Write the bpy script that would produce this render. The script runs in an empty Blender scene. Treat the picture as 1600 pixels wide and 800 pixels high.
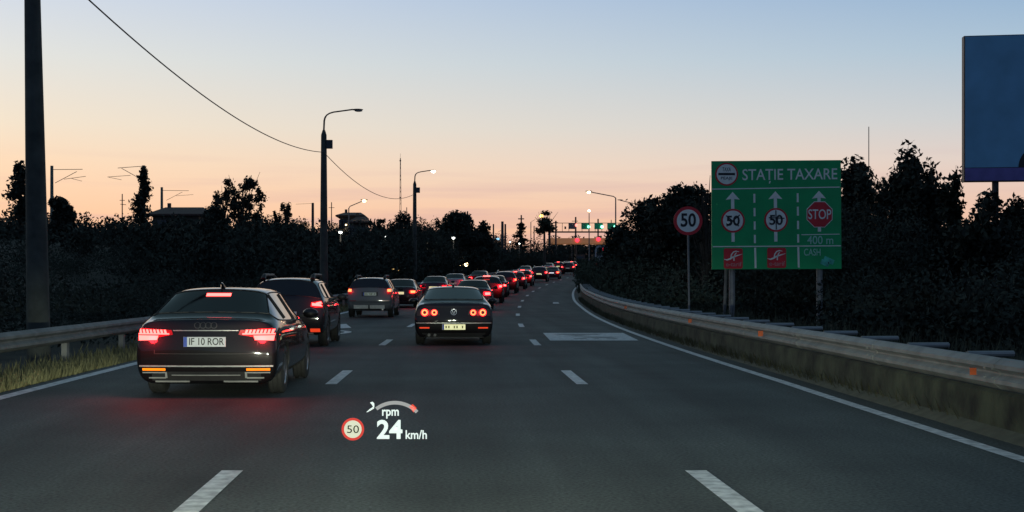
import bpy, bmesh, math, random
import numpy as np
from mathutils import Vector, Matrix
from mathutils.bvhtree import BVHTree

S = bpy.context.scene
COL = S.collection
R = math.radians
# ------------------------------------------------------------------ camera, sky, exposure
F, VX, VY, H = 2100.0, 693.0, 440.0, 1.5       # focal length and vanishing point in photo pixels, eye height in metres
cam_d = bpy.data.cameras.new('camera')
cam = bpy.data.objects.new('camera', cam_d)
COL.objects.link(cam)
cam.location = (0, 0, H)
cam.rotation_euler = (R(90), 0, 0)
cam_d.sensor_width = 36
cam_d.lens = 36 * F / 1600
cam_d.shift_x = (800 - VX) / 1600
cam_d.shift_y = (VY - 400) / 1600
cam_d.clip_start = 0.1
cam_d.clip_end = 9000
S.camera = cam
S.view_settings.view_transform = 'Standard'
S.view_settings.look = 'None'
S.view_settings.gamma = 1
S.view_settings.exposure = 0
S.view_settings.use_curve_mapping = False
S.cycles.use_denoising = True
S.cycles.max_bounces = 6
S.cycles.diffuse_bounces = 3
S.cycles.glossy_bounces = 3
S.cycles.sample_clamp_indirect = 3
S.render.film_transparent = False


def lin(*c):
    return tuple(((v / 255) / 12.92 if v / 255 <= .04045 else ((v / 255 + .055) / 1.055) ** 2.4) for v in c)


W = bpy.data.worlds.new('World')
S.world = W
W.use_nodes = True
nt = W.node_tree
nt.nodes.clear()
N = nt.nodes.new


def L(a, b):
    nt.links.new(a, b)


wo = N('ShaderNodeOutputWorld')
bgn = N('ShaderNodeBackground')
tc = N('ShaderNodeTexCoord')
sep = N('ShaderNodeSeparateXYZ')
L(tc.outputs['Generated'], sep.inputs[0])
ZMAX = .8


def wramp(stops):
    r = N('ShaderNodeValToRGB')
    r.color_ramp.interpolation = 'EASE' if False else 'LINEAR'
    e = r.color_ramp.elements
    while len(e) < len(stops):
        e.new(.5)
    for el, (p, c) in zip(e, stops):
        el.position = p / ZMAX
    for el, (p, c) in zip(e, stops):
        el.color = (*lin(*c), 1)
    return r


zr = N('ShaderNodeMapRange')
zr.inputs['From Max'].default_value = ZMAX
# thin streaks of cloud low in the sky: a noise stretched along the horizon
mp = N('ShaderNodeMapping')
mp.inputs['Scale'].default_value = (3.0, 3.0, 60)
L(tc.outputs['Generated'], mp.inputs[0])
cn = N('ShaderNodeTexNoise')
cn.inputs['Scale'].default_value = 1.6
cn.inputs['Detail'].default_value = 3
L(mp.outputs[0], cn.inputs[0])
L(sep.outputs['Z'], zr.inputs['Value'])
SKYL = wramp([(0, (244, 180, 140)), (.05, (249, 201, 163)), (.085, (247, 214, 181)), (.113, (239, 222, 199)), (.16, (224, 223, 217)),
              (.205, (207, 215, 227)), (.32, (150, 178, 190)), (.5, (98, 126, 136)), (.8, (62, 86, 92))])
SKYR = wramp([(0, (232, 176, 152)), (.045, (233, 190, 168)), (.085, (218, 203, 196)), (.113, (197, 201, 205)), (.16, (166, 189, 208)),
              (.205, (139, 171, 204)), (.32, (96, 136, 160)), (.5, (70, 102, 116)), (.8, (48, 74, 82))])
for r in (SKYL, SKYR):
    L(zr.outputs[0], r.inputs[0])
xr = N('ShaderNodeMapRange')
xr.inputs['From Min'].default_value = -.36
xr.inputs['From Max'].default_value = .40
L(sep.outputs['X'], xr.inputs['Value'])
mx = N('ShaderNodeMix')
mx.data_type = 'RGBA'
L(xr.outputs[0], mx.inputs[0])
L(SKYL.outputs[0], mx.inputs[6])
L(SKYR.outputs[0], mx.inputs[7])
# clouds
cz = N('ShaderNodeMapRange')       # only within the lowest few degrees
cz.inputs['From Min'].default_value = .10
cz.inputs['From Max'].default_value = .045
L(sep.outputs['Z'], cz.inputs['Value'])
cr = N('ShaderNodeMapRange')
cr.inputs['From Min'].default_value = .50
cr.inputs['From Max'].default_value = .72
L(cn.outputs[0], cr.inputs['Value'])
cm = N('ShaderNodeMath')
cm.operation = 'MULTIPLY'
L(cz.outputs[0], cm.inputs[0])
L(cr.outputs[0], cm.inputs[1])
cm2 = N('ShaderNodeMath')
cm2.operation = 'MULTIPLY'
cm2.inputs[1].default_value = .55
L(cm.outputs[0], cm2.inputs[0])
mc = N('ShaderNodeMix')
mc.data_type = 'RGBA'
L(cm2.outputs[0], mc.inputs[0])
L(mx.outputs[2], mc.inputs[6])
mc.inputs[7].default_value = (*lin(196, 160, 168), 1)
# the eastern half of the sky, behind the viewer, is already dark blue
yr = N('ShaderNodeMapRange')
yr.interpolation_type = 'SMOOTHSTEP'
yr.inputs['From Min'].default_value = -.75
yr.inputs['From Max'].default_value = .85
L(sep.outputs['Y'], yr.inputs['Value'])
my = N('ShaderNodeMix')
my.data_type = 'RGBA'
L(yr.outputs[0], my.inputs[0])
my.inputs[6].default_value = (*lin(78, 100, 132), 1)
L(mc.outputs[2], my.inputs[7])
sky = N('ShaderNodeTexSky')
sky.sky_type = 'NISHITA'
sky.sun_disc = False
sky.sun_elevation = R(-1.5)
sky.sun_rotation = R(-25)
sk2 = N('ShaderNodeVectorMath')
sk2.operation = 'SCALE'
sk2.inputs['Scale'].default_value = .05
L(sky.outputs[0], sk2.inputs[0])
ad = N('ShaderNodeVectorMath')
ad.operation = 'ADD'
L(my.outputs[2], ad.inputs[0])
L(sk2.outputs[0], ad.inputs[1])
L(ad.outputs[0], bgn.inputs[0])
bgn.inputs[1].default_value = 1.03
L(bgn.outputs[0], wo.inputs[0])

sun_d = bpy.data.lights.new('sunset_glow', 'SUN')
sun_d.energy = .06
sun_d.angle = R(12)
sun_d.color = (1, .72, .5)
sun = bpy.data.objects.new('sunset_glow', sun_d)
COL.objects.link(sun)
sun.rotation_euler = (R(88), 0, R(180 + 25))


# ------------------------------------------------------------------ helpers
def P(px, py, d):
    return Vector(((px - VX) * d / F, d, H - (py - VY) * d / F))


def PX(px, d):
    return (px - VX) * d / F


def PZ(py, d):
    return H - (py - VY) * d / F


_D = np.array([-80, -20, 0, 12, 20, 33, 45, 57, 69, 81, 93, 105, 117, 129, 150, 180, 200, 230, 260, 300, 350, 420, 520], float)
_C = np.array([0, 0, 0, 0, .03, .25, .6, 1.15, 1.9, 2.75, 3.8, 5.0, 6.35, 7.9, 10.9, 15.7, 19.3, 25, 31, 39, 49, 63, 83], float)
_Z = np.array([0, 0, 0, 0, 0, 0, .03, .09, .2, .34, .53, .73, .94, 1.19, 1.62, 2.3, 2.8, 3.5, 4.2, 5.0, 5.9, 6.8, 7.4], float)


def _herm(xs, ys, x):
    x = min(max(x, xs[0]), xs[-1] - 1e-6)
    i = int(np.searchsorted(xs, x, 'right') - 1)
    m = np.gradient(ys, xs)
    h = xs[i + 1] - xs[i]
    t = (x - xs[i]) / h
    return float((2 * t**3 - 3 * t**2 + 1) * ys[i] + (t**3 - 2 * t**2 + t) * h * m[i] + (-2 * t**3 + 3 * t**2) * ys[i + 1] + (t**3 - t**2) * h * m[i + 1])


def cx(d):
    return _herm(_D, _C, d)


def rz(d):
    return _herm(_D, _Z, d)


def tag(o, label=None, cat=None, group=None, kind=None):
    if label:
        o['label'] = label
    if cat:
        o['category'] = cat
    if group:
        o['group'] = group
    if kind:
        o['kind'] = kind
    return o


def empty(name, loc, label, cat, group=None, rot=0):
    o = bpy.data.objects.new(name, None)
    o.empty_display_size = .3
    COL.objects.link(o)
    o.location = loc
    o.rotation_euler = (0, 0, rot)
    return tag(o, label, cat, group)


def copy_tree(o, parent=None):
    c = o.copy()
    COL.objects.link(c)
    if parent:
        c.parent = parent
    for ch in o.children:
        copy_tree(ch, c)
    return c


class MB:
    def __init__(s):
        s.v, s.f, s.m = [], [], []

    def add(s, vs, fs, m=0):
        b = len(s.v)
        s.v += [tuple(v) for v in vs]
        s.f += [tuple(b + i for i in f) for f in fs]
        s.m += [m] * len(fs)
        return s

    def box(s, c, size, rot=None, m=0):
        x, y, z = (t / 2 for t in size)
        vs = [Vector(p) for p in ((-x, -y, -z), (x, -y, -z), (x, y, -z), (-x, y, -z), (-x, -y, z), (x, -y, z), (x, y, z), (-x, y, z))]
        if rot is not None:
            vs = [rot @ v for v in vs]
        c = Vector(c)
        return s.add([v + c for v in vs], [(0, 3, 2, 1), (4, 5, 6, 7), (0, 1, 5, 4), (1, 2, 6, 5), (2, 3, 7, 6), (3, 0, 4, 7)], m)

    def tube(s, pts, r, n=8, m=0, cap=True):
        pts = [Vector(p) for p in pts]
        rs = r if isinstance(r, (list, tuple)) else [r] * len(pts)
        vs, fs = [], []
        up = Vector((0, 0, 1))
        for i, p in enumerate(pts):
            t = (pts[min(i + 1, len(pts) - 1)] - pts[max(i - 1, 0)]).normalized()
            a = t.cross(up)
            if a.length < 1e-3:
                a = Vector((1, 0, 0))
            a.normalize()
            b = t.cross(a).normalized()
            for k in range(n):
                an = 2 * math.pi * k / n
                vs.append(p + (a * math.cos(an) + b * math.sin(an)) * rs[i])
        for i in range(len(pts) - 1):
            for k in range(n):
                fs.append((i * n + k, i * n + (k + 1) % n, (i + 1) * n + (k + 1) % n, (i + 1) * n + k))
        if cap:
            fs.append(tuple(range(n))[::-1])
            fs.append(tuple((len(pts) - 1) * n + k for k in range(n)))
        return s.add(vs, fs, m)

    def prism(s, poly, y0, y1, m=0):
        """an outline in (x, z) given a thickness from y0 to y1"""
        n = len(poly)
        vs = [(x, y0, z) for x, z in poly] + [(x, y1, z) for x, z in poly]
        fs = [tuple(range(n)), tuple(range(2 * n - 1, n - 1, -1))] + [(i, n + i, n + (i + 1) % n, (i + 1) % n) for i in range(n)]
        return s.add(vs, fs, m)

    def ring(s, cx_, cz_, r0, r1, y0, y1, n=40, m=0, a0=0, a1=2 * math.pi):
        vs, fs = [], []
        full = abs(a1 - a0 - 2 * math.pi) < 1e-6
        k = n if full else n + 1
        for i in range(k):
            a = a0 + (a1 - a0) * i / n
            c, q = math.cos(a), math.sin(a)
            vs += [(cx_ + r0 * c, y0, cz_ + r0 * q), (cx_ + r1 * c, y0, cz_ + r1 * q), (cx_ + r1 * c, y1, cz_ + r1 * q), (cx_ + r0 * c, y1, cz_ + r0 * q)]
        for i in range(n):
            j = (i + 1) % k
            for e in range(4):
                g = (e + 1) % 4
                fs.append((i * 4 + e, i * 4 + g, j * 4 + g, j * 4 + e))
        return s.add(vs, fs, m)

    def disc(s, cx_, cz_, r, y0, y1, n=40, m=0, ph=0):
        return s.prism([(cx_ + r * math.cos(ph + 2 * math.pi * i / n), cz_ + r * math.sin(ph + 2 * math.pi * i / n)) for i in range(n)], y0, y1, m)

    def build(s, name, mats, parent=None, smooth=False, loc=None, kind=None):
        me = bpy.data.meshes.new(name)
        me.from_pydata(s.v, [], s.f)
        mats = mats if isinstance(mats, (list, tuple)) else [mats]
        for m in mats:
            me.materials.append(m)
        if len(mats) > 1:
            me.polygons.foreach_set('material_index', s.m)
        bm = bmesh.new()
        bm.from_mesh(me)
        bmesh.ops.recalc_face_normals(bm, faces=bm.faces)
        bm.to_mesh(me)
        bm.free()
        if smooth:
            me.polygons.foreach_set('use_smooth', [True] * len(me.polygons))
            try:
                me.set_sharp_from_angle(angle=R(40))
            except Exception:
                pass
        o = bpy.data.objects.new(name, me)
        COL.objects.link(o)
        if parent:
            o.parent = parent
        if loc is not None:
            o.location = loc
        if kind:
            o['kind'] = kind
        return o


def mat(name, col, rough=.6, metal=0, var=.25, scale=8, bump=0, bscale=None, spec=.5, coat=0, emit=None, es=0, sample=True, obj=True, detail=4):
    m = bpy.data.materials.new(name)
    m.use_nodes = True
    t = m.node_tree
    b = t.nodes['Principled BSDF']
    b.inputs['Roughness'].default_value = rough
    b.inputs['Metallic'].default_value = metal
    b.inputs['Specular IOR Level'].default_value = spec
    if coat:
        b.inputs['Coat Weight'].default_value = coat
        b.inputs['Coat Roughness'].default_value = .04
    c = t.nodes.new('ShaderNodeTexCoord')
    n = t.nodes.new('ShaderNodeTexNoise')
    n.inputs['Scale'].default_value = scale
    n.inputs['Detail'].default_value = detail
    t.links.new(c.outputs['Object'], n.inputs[0])
    r = t.nodes.new('ShaderNodeValToRGB')
    r.color_ramp.elements[0].position = .3
    r.color_ramp.elements[1].position = .7
    r.color_ramp.elements[0].color = (*[v * (1 - var) for v in col], 1)
    r.color_ramp.elements[1].color = (*[min(1, v * (1 + var)) for v in col], 1)
    t.links.new(n.outputs[0], r.inputs[0])
    t.links.new(r.outputs[0], b.inputs['Base Color'])
    if bump:
        n2 = t.nodes.new('ShaderNodeTexNoise')
        n2.inputs['Scale'].default_value = bscale or scale * 4
        n2.inputs['Detail'].default_value = 3
        t.links.new(c.outputs['Object'], n2.inputs[0])
        bp = t.nodes.new('ShaderNodeBump')
        bp.inputs['Strength'].default_value = bump
        bp.inputs['Distance'].default_value = .02
        t.links.new(n2.outputs[0], bp.inputs['Height'])
        t.links.new(bp.outputs[0], b.inputs['Normal'])
    if emit:
        b.inputs['Emission Color'].default_value = (*emit, 1)
        b.inputs['Emission Strength'].default_value = es
        if not sample:
            m.cycles.emission_sampling = 'NONE'
    return m


def text_mesh(txt, size, mat_, name, parent, loc, depth=.004, align='CENTER', sx=1, rot=None, bold=0, shear=0):
    cu = bpy.data.curves.new(name, 'FONT')
    cu.body = txt
    cu.size = size
    cu.align_x = align
    cu.align_y = 'CENTER'
    cu.extrude = depth / 2
    cu.offset = bold
    cu.shear = shear
    cu.resolution_u = 4
    t = bpy.data.objects.new(name + '_curve', cu)
    COL.objects.link(t)
    dg = bpy.context.evaluated_depsgraph_get()
    me = bpy.data.meshes.new_from_object(t.evaluated_get(dg))
    bpy.data.objects.remove(t)
    bpy.data.curves.remove(cu)
    me.transform(Matrix.Rotation(R(90), 4, 'X') @ Matrix.Diagonal((sx, 1, 1, 1)))
    if rot is not None:
        me.transform(rot)
    me.transform(Matrix.Translation(loc))
    me.materials.clear()
    me.materials.append(mat_)
    me.name = name
    o = bpy.data.objects.new(name, me)
    COL.objects.link(o)
    if parent:
        o.parent = parent
    return o


def join_into(o, others):
    """adds the faces of other meshes (same parent space, one material) to o and removes them"""
    bm = bmesh.new()
    bm.from_mesh(o.data)
    for q in others:
        bm.from_mesh(q.data)
    bm.to_mesh(o.data)
    bm.free()
    for q in others:
        bpy.data.objects.remove(q)
    return o


# ------------------------------------------------------------------ materials
def leafy(m, w_geo=.35):
    """leaves of a crown shade mostly with the crown, a little each on its own"""
    t = m.node_tree
    b = t.nodes['Principled BSDF']
    g = t.nodes.new('ShaderNodeNewGeometry')
    s1 = t.nodes.new('ShaderNodeVectorMath')
    s1.operation = 'SCALE'
    s1.inputs['Scale'].default_value = w_geo
    t.links.new(g.outputs['Normal'], s1.inputs[0])
    a1 = t.nodes.new('ShaderNodeVectorMath')
    a1.operation = 'ADD'
    a1.inputs[1].default_value = (0, 0, .8)
    t.links.new(s1.outputs[0], a1.inputs[0])
    nn = t.nodes.new('ShaderNodeVectorMath')
    nn.operation = 'NORMALIZE'
    t.links.new(a1.outputs[0], nn.inputs[0])
    t.links.new(nn.outputs[0], b.inputs['Normal'])


def asphalt_mat():
    m = mat('asphalt', (.062, .072, .065), .76, var=.6, scale=34, bump=.45, bscale=45, detail=8, spec=.35)
    t = m.node_tree
    b = t.nodes['Principled BSDF']
    src = b.inputs['Base Color'].links[0].from_socket
    c = [n for n in t.nodes if n.type == 'TEX_COORD'][0]
    mp_ = t.nodes.new('ShaderNodeMapping')
    mp_.inputs['Scale'].default_value = (1.1, .05, 1)
    t.links.new(c.outputs['Object'], mp_.inputs[0])
    n = t.nodes.new('ShaderNodeTexNoise')
    n.inputs['Scale'].default_value = 1.3
    n.inputs['Detail'].default_value = 5
    t.links.new(mp_.outputs[0], n.inputs[0])
    n3 = t.nodes.new('ShaderNodeTexNoise')
    n3.inputs['Scale'].default_value = .45
    n3.inputs['Detail'].default_value = 5
    t.links.new(c.outputs['Object'], n3.inputs[0])
    a = t.nodes.new('ShaderNodeMath')
    a.operation = 'ADD'
    t.links.new(n.outputs[0], a.inputs[0])
    t.links.new(n3.outputs[0], a.inputs[1])
    r = t.nodes.new('ShaderNodeMapRange')
    r.inputs['From Min'].default_value = .7
    r.inputs['From Max'].default_value = 1.3
    r.inputs['To Min'].default_value = .58
    r.inputs['To Max'].default_value = 1.42
    t.links.new(a.outputs[0], r.inputs['Value'])
    at = t.nodes.new('ShaderNodeAttribute')
    at.attribute_name = 'wheel_track'
    am = t.nodes.new('ShaderNodeMath')
    am.operation = 'MULTIPLY'
    t.links.new(r.outputs[0], am.inputs[0])
    t.links.new(at.outputs['Fac'], am.inputs[1])
    x = t.nodes.new('ShaderNodeVectorMath')
    x.operation = 'SCALE'
    t.links.new(src, x.inputs[0])
    t.links.new(am.outputs[0], x.inputs['Scale'])
    t.links.new(x.outputs[0], b.inputs['Base Color'])
    return m


M = {}
M['asphalt'] = asphalt_mat()
M['line'] = mat('road_paint', (.68, .68, .64), .6, var=.38, scale=9, bump=.2, bscale=90, detail=8)
M['line_worn'] = mat('worn_road_paint', (.62, .63, .60), .65, var=.35, scale=9, detail=8)
M['patch_worn'] = mat('rubbed_road_paint', (.22, .23, .22), .65, var=.5, scale=9, detail=8)
M['soil'] = mat('soil_and_dry_grass', (.028, .029, .018), .95, var=.5, scale=.6, bump=.6, bscale=5, detail=8)
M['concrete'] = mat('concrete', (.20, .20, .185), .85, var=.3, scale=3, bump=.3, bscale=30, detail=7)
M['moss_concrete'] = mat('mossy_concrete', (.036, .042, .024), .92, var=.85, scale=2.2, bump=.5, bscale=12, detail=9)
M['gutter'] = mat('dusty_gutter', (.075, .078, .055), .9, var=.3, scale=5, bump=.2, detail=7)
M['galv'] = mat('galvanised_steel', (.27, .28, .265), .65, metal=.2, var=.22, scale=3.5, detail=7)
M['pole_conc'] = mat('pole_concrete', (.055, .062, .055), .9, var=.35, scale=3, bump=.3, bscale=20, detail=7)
M['dark_metal'] = mat('dark_metal', (.05, .05, .055), .5, metal=.5, var=.2)
M['post_grey'] = mat('painted_grey_post', (.17, .18, .19), .55, metal=.4, var=.2)
M['mast_green'] = mat('green_grey_mast', (.10, .15, .13), .6, metal=.2, var=.2)
M['wire'] = mat('cable_rubber', (.03, .03, .035), .7)
M['leaf'] = mat('leaf_green', (.048, .060, .036), .85, var=.4, scale=.9, spec=.25, detail=5)
M['leaf_b'] = mat('leaf_olive', (.068, .070, .040), .75, var=.5, scale=1.1, spec=.25, detail=5)
M['leaf_dark'] = mat('leaf_dark', (.034, .041, .030), .85, var=.35, scale=.8, spec=.2, detail=5)
for k_ in ('leaf', 'leaf_b', 'leaf_dark'):
    leafy(M[k_])
M['bark'] = mat('bark', (.05, .042, .033), .95, var=.4, scale=6, bump=.5)
M['grass'] = mat('dry_grass', (.20, .19, .095), .9, var=.5, scale=1.5, spec=.2)
M['rubber'] = mat('tyre_rubber', (.018, .018, .018), .8, var=.2, scale=20)
M['rim'] = mat('alloy_rim', (.35, .35, .36), .3, metal=.9, var=.1)
M['glass'] = mat('tinted_glass', (.006, .007, .009), .04, var=.1, spec=.6)
M['chrome'] = mat('chrome_trim', (.55, .56, .57), .18, metal=1, var=.08)
M['galv_dull'] = mat('dull_galvanised_steel', (.19, .20, .19), .7, metal=.1, var=.25, scale=3.5, detail=7)
M['satin'] = mat('satin_silver_trim', (.44, .45, .44), .32, metal=.35, var=.1)
M['plastic'] = mat('black_plastic', (.02, .02, .021), .55, var=.2)
M['skid'] = mat('silver_skid_plate', (.74, .76, .70), .5, metal=.0, var=.15)
M['plate_white'] = mat('plate_white', (.62, .64, .66), .5, var=.06)
M['plate_yellow'] = mat('plate_lit', (.70, .68, .36), .5, var=.12, scale=30, emit=(1, .97, .52), es=.6, sample=False)  # emission stands in for lamp light on the plate; no lamp of its own
M['plate_dim'] = mat('plate_dim', (.5, .52, .47), .5, var=.3, scale=30, emit=(.8, 1, .7), es=.05, sample=False)  # slight emission again in place of light falling on the plate
M['plate_lit_white'] = mat('plate_lit_white', (.7, .7, .75), .5, var=.1, scale=30, emit=(.85, .9, 1), es=.75, sample=False)  # cooler version, light on the plate likewise put in as emission
M['plate_text'] = mat('plate_text', (.015, .015, .018), .6)
M['plate_blue'] = mat('plate_blue', (.03, .08, .42), .5, var=.1)
M['tail_core'] = mat('tail_core', (.3, .02, .02), .3, emit=(1, .06, .052), es=9.5, sample=False)
M['tail_red'] = mat('tail_red', (.3, .005, .01), .3, emit=(1, .015, .03), es=2.2, sample=False)
M['tail_dim'] = mat('tail_dim', (.25, .005, .008), .25, emit=(1, .02, .03), es=.14, sample=False)
M['tail_orange'] = mat('tail_orange', (.4, .05, .01), .3, emit=(1, .16, .05), es=4.5, sample=False)
M['reflector'] = mat('red_reflector', (.4, .02, .01), .3, emit=(1, .07, .02), es=.75, sample=False)
M['amber'] = mat('amber_lamp', (.5, .12, .0), .3, emit=(1, .22, .008), es=1.25, sample=False)
M['red_lens'] = mat('red_lens', (.22, .006, .008), .2, var=.1, coat=.5)
M['lamp_warm'] = mat('street_lamp_warm', (.8, .7, .5), .4, emit=(1, .72, .34), es=14, sample=False)
M['lamp_white'] = mat('street_lamp_white', (.8, .8, .75), .4, emit=(.96, 1, .88), es=9, sample=False)
M['lamp_orange'] = mat('sodium_lamp', (.8, .5, .2), .4, emit=(1, .52, .10), es=9, sample=False)
M['lamp_blue'] = mat('bluish_lamp', (.5, .7, .9), .4, emit=(.35, .75, 1), es=1.3, sample=False)
M['sig_red'] = mat('red_signal', (.4, .01, .05), .4, emit=(1, .03, .055), es=3.2, sample=False)
M['sig_green'] = mat('green_signal', (.1, .5, .35), .4, emit=(.25, 1, .66), es=4, sample=False)
M['sign_green'] = mat('sign_green', (.006, .37, .115), .45, var=.14, scale=1.4, spec=.4, detail=6)
M['sign_white'] = mat('sign_white', (.86, .87, .77), .5, var=.08, scale=5)
M['sign_pale'] = mat('sign_pale_green', (.36, .68, .54), .5, var=.12, scale=5)
M['sign_red'] = mat('sign_red', (.62, .016, .028), .45, var=.12, scale=4)
M['sign_black'] = mat('sign_black', (.012, .012, .015), .5)
M['sign_back'] = mat('sign_back_metal', (.16, .17, .17), .5, metal=.5)
M['orange_refl'] = mat('orange_reflector', (.5, .10, .03), .35, var=.2, emit=(1, .17, .06), es=.01, sample=False)
M['house_wall'] = mat('house_wall', (.10, .085, .07), .9, var=.2, scale=2)
M['house_roof'] = mat('house_roof_tiles', (.085, .05, .04), .85, var=.3, scale=8)
M['canopy'] = mat('toll_canopy', (.42, .27, .16), .7, var=.15, emit=(1, .42, .16), es=.16, sample=False)  # faint emission stands in for the toll lamps lighting the beam
M['window_warm'] = mat('lit_window', (.6, .4, .2), .4, emit=(1, .62, .22), es=1.3, sample=False)


# ------------------------------------------------------------------ ground, road, markings
def ground_z(u, y):
    b = rz(max(min(y, 520), -80))
    if u <= -6.0:
        k = min(1, max(0, (-u - 11) / 16))
        k = k * k * (3 - 2 * k)
        top = 3.9 if y < 60 else max(1.6, 3.9 - (y - 60) * .016)
        return b - .05 - .06 * min(1, (-u - 6) / 2) + k * top
    if u >= 5.5:
        k = min(1, max(0, (u - 9) / 16))
        k = k * k * (3 - 2 * k)
        return b - .06 - .35 * min(1, (u - 5.5) / .8) + k * 2.2
    return b - .05


us = [-4000, -1800, -900, -400, -200, -110, -70, -50, -40, -34, -30, -27, -24, -21, -18, -15.5, -13, -11, -9.5, -8, -6.6, -6.0, -3, 0, 3, 5.5, 5.9, 6.4, 7.5, 9,
      10.5, 12, 14, 16.5, 19, 22, 25, 30, 38, 50, 70, 110, 200, 400, 900, 1800, 4000]
ys = [-80, -40, -20] + list(range(-10, 300, 5)) + list(range(300, 521, 20)) + [560, 640, 800, 1100, 1600, 2600, 5000]
rng = random.Random(5)
mb = MB()
for y in ys:
    for u in us:
        c = cx(min(y, 519))
        z = ground_z(u, y)
        if abs(u) > 14:
            z += rng.uniform(-.22, .22)
        mb.v.append((u + c, y, z))
n = len(us)
for j in range(len(ys) - 1):
    for i in range(n - 1):
        mb.f.append((j * n + i, j * n + i + 1, (j + 1) * n + i + 1, (j + 1) * n + i))
mb.m = [0] * len(mb.f)
mb.build('ground', M['soil'], smooth=True, kind='structure')


def frange(a, b, s):
    o, x = [], a
    while x < b - 1e-6:
        o.append(x)
        x += s
    return o + [b]


def edge_u(d):
    return float(np.interp(d, [8, 11, 20, 60], [4.84, 4.87, 5.03, 5.16]))


def strip(mb, ua, ub, d0, d1, dz, step=2.0):
    fa = ua if callable(ua) else (lambda d: ua)
    fb = ub if callable(ub) else (lambda d: ub)
    ds = frange(d0, d1, step)
    vs = []
    for d in ds:
        for f_ in (fa, fb):
            vs.append((cx(d) + f_(d), d, rz(d) + dz))
    mb.add(vs, [(2 * i, 2 * i + 1, 2 * i + 3, 2 * i + 2) for i in range(len(ds) - 1)])


mb = MB()
NU = 72
us_r = np.linspace(-6.0, 5.75, NU)
ds = frange(-60, 516, 3)
for d in ds:
    for u in us_r:
        mb.v.append((cx(d) + u, d, rz(d)))
for j in range(len(ds) - 1):
    for i in range(NU - 1):
        mb.f.append((j * NU + i, j * NU + i + 1, (j + 1) * NU + i + 1, (j + 1) * NU + i))
mb.m = [0] * len(mb.f)
road = mb.build('road', M['asphalt'], smooth=True, kind='structure')


def wear(u):
    """polished wheel tracks a little paler, the oily middle of each lane and the joints a little darker"""
    t = 1.0
    for c in (-3.7, .17, 3.5):
        for s_ in (-.78, .78):
            t += .16 * math.exp(-((u - c - s_) / .28) ** 2)
        t -= .13 * math.exp(-((u - c) / .35) ** 2)
    for c in (-1.8, 2.15):
        t -= .18 * math.exp(-((u - c) / .09) ** 2)
    return t


at_ = road.data.attributes.new('wheel_track', 'FLOAT', 'POINT')
at_.data.foreach_set('value', [wear(u) for d in ds for u in us_r])

mb = MB()
strip(mb, -5.82, -5.62, -20, 330, .005)
strip(mb, lambda d: edge_u(d) - .08, lambda d: edge_u(d) + .08, -20, 330, .005)
for k in range(0, 24):
    a = 7.6 + 12 * k
    for u in (-1.67, 2.0):
        strip(mb, u - .085, u + .085, a, a + 3.05, .005, 1)
mb.build('lane_markings', M['line'], kind='structure')
# worn inscription block and direction marks painted on the lanes
mb = MB()


def poly_on_road(mb, pts, dz):
    mb.add([(PX(px, d), d, rz(d) + dz) for px, d in pts], [tuple(range(len(pts)))])


poly_on_road(mb, [(859.7, 34.1), (998, 34.1), (973.5, 38.9), (848.3, 38.9)], .005)
poly_on_road(mb, [(864, 75), (874, 75), (872, 78), (864, 78)], .005)
mb.build('lane_inscription', M['line_worn'], kind='structure')
mb = MB()
for pts in ([(863, 37.8), (880, 38.15), (945, 38.2), (932, 37.6), (900, 37.3)], [(905, 35.9), (930, 36.3), (968, 36.1), (950, 35.5)],
            [(895, 35.2), (915, 35.4), (918, 35.0), (899, 34.9)], [(925, 35.0), (934, 35.2), (938, 34.9), (929, 34.8)], [(884, 36.9), (902, 37.1), (925, 36.7), (900, 36.5)],
            [(946, 35.1), (962, 35.3), (966, 34.9), (950, 34.8)]):
    poly_on_road(mb, pts, .010)
mb.build('inscription_wear', M['patch_worn'], kind='structure')
mb = MB()
poly_on_road(mb, [(520, 42.2), (549, 42.9), (541, 46.4), (516, 45.8)], .005)
vs, fs = [], []
for i in range(28):
    a = 2 * math.pi * i / 28
    for r_ in (.42, .62):
        d = 39.4 + r_ * 2.3 * math.sin(a)
        vs.append((-3.32 + r_ * math.cos(a), d, rz(d) + .005))
fs = [(2 * i, 2 * i + 1, 2 * ((i + 1) % 28) + 1, 2 * ((i + 1) % 28)) for i in range(28)]
mb.add(vs, fs)
mb.build('lane_arrow_marking', M['line'], kind='structure')


# ------------------------------------------------------------------ own headlights (the car the photo was taken from has its low beams on)
for sx in (-.68, .68):
    sd = bpy.data.lights.new('low_beam', 'SPOT')
    sd.energy = 4200
    sd.color = (.93, 1, .78)
    sd.spot_size = R(66)
    sd.spot_blend = .9
    sd.shadow_soft_size = .07
    so = bpy.data.objects.new('low_beam', sd)
    COL.objects.link(so)
    so.location = (sx - .1, 1.6, .66)
    so.rotation_euler = (R(90 - 3.0), 0, R(1))
    so.scale = (1, .19, 1)


# ------------------------------------------------------------------ guard rails
def sweep(mb, prof, uf, d0, d1, step, m=0):
    ds = frange(d0, d1, step)
    k = len(prof)
    vs = []
    for d in ds:
        for (t, z) in prof:
            vs.append((cx(d) + uf(d) + t, d, rz(d) + z))
    fs = [(i * k + j, i * k + (j + 1) % k, (i + 1) * k + (j + 1) % k, (i + 1) * k + j) for i in range(len(ds) - 1) for j in range(k)]
    fs += [tuple(range(k)), tuple((len(ds) - 1) * k + j for j in range(k - 1, -1, -1))]
    mb.add(vs, fs, m)


def wbeam(z0, s):
    """double-wave steel beam, z0 = lower edge, s = side of the road it bulges to (-1 left)"""
    out = [(0, 0), (.03, .02), (.08, .06), (.08, .10), (.015, .145), (.015, .165), (.08, .21), (.08, .25), (.03, .29), (0, .31)]
    a = [(s * t, z0 + z) for t, z in out]
    b = [(s * t - s * .012, z0 + z) for t, z in reversed(out)]
    return a + b


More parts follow.
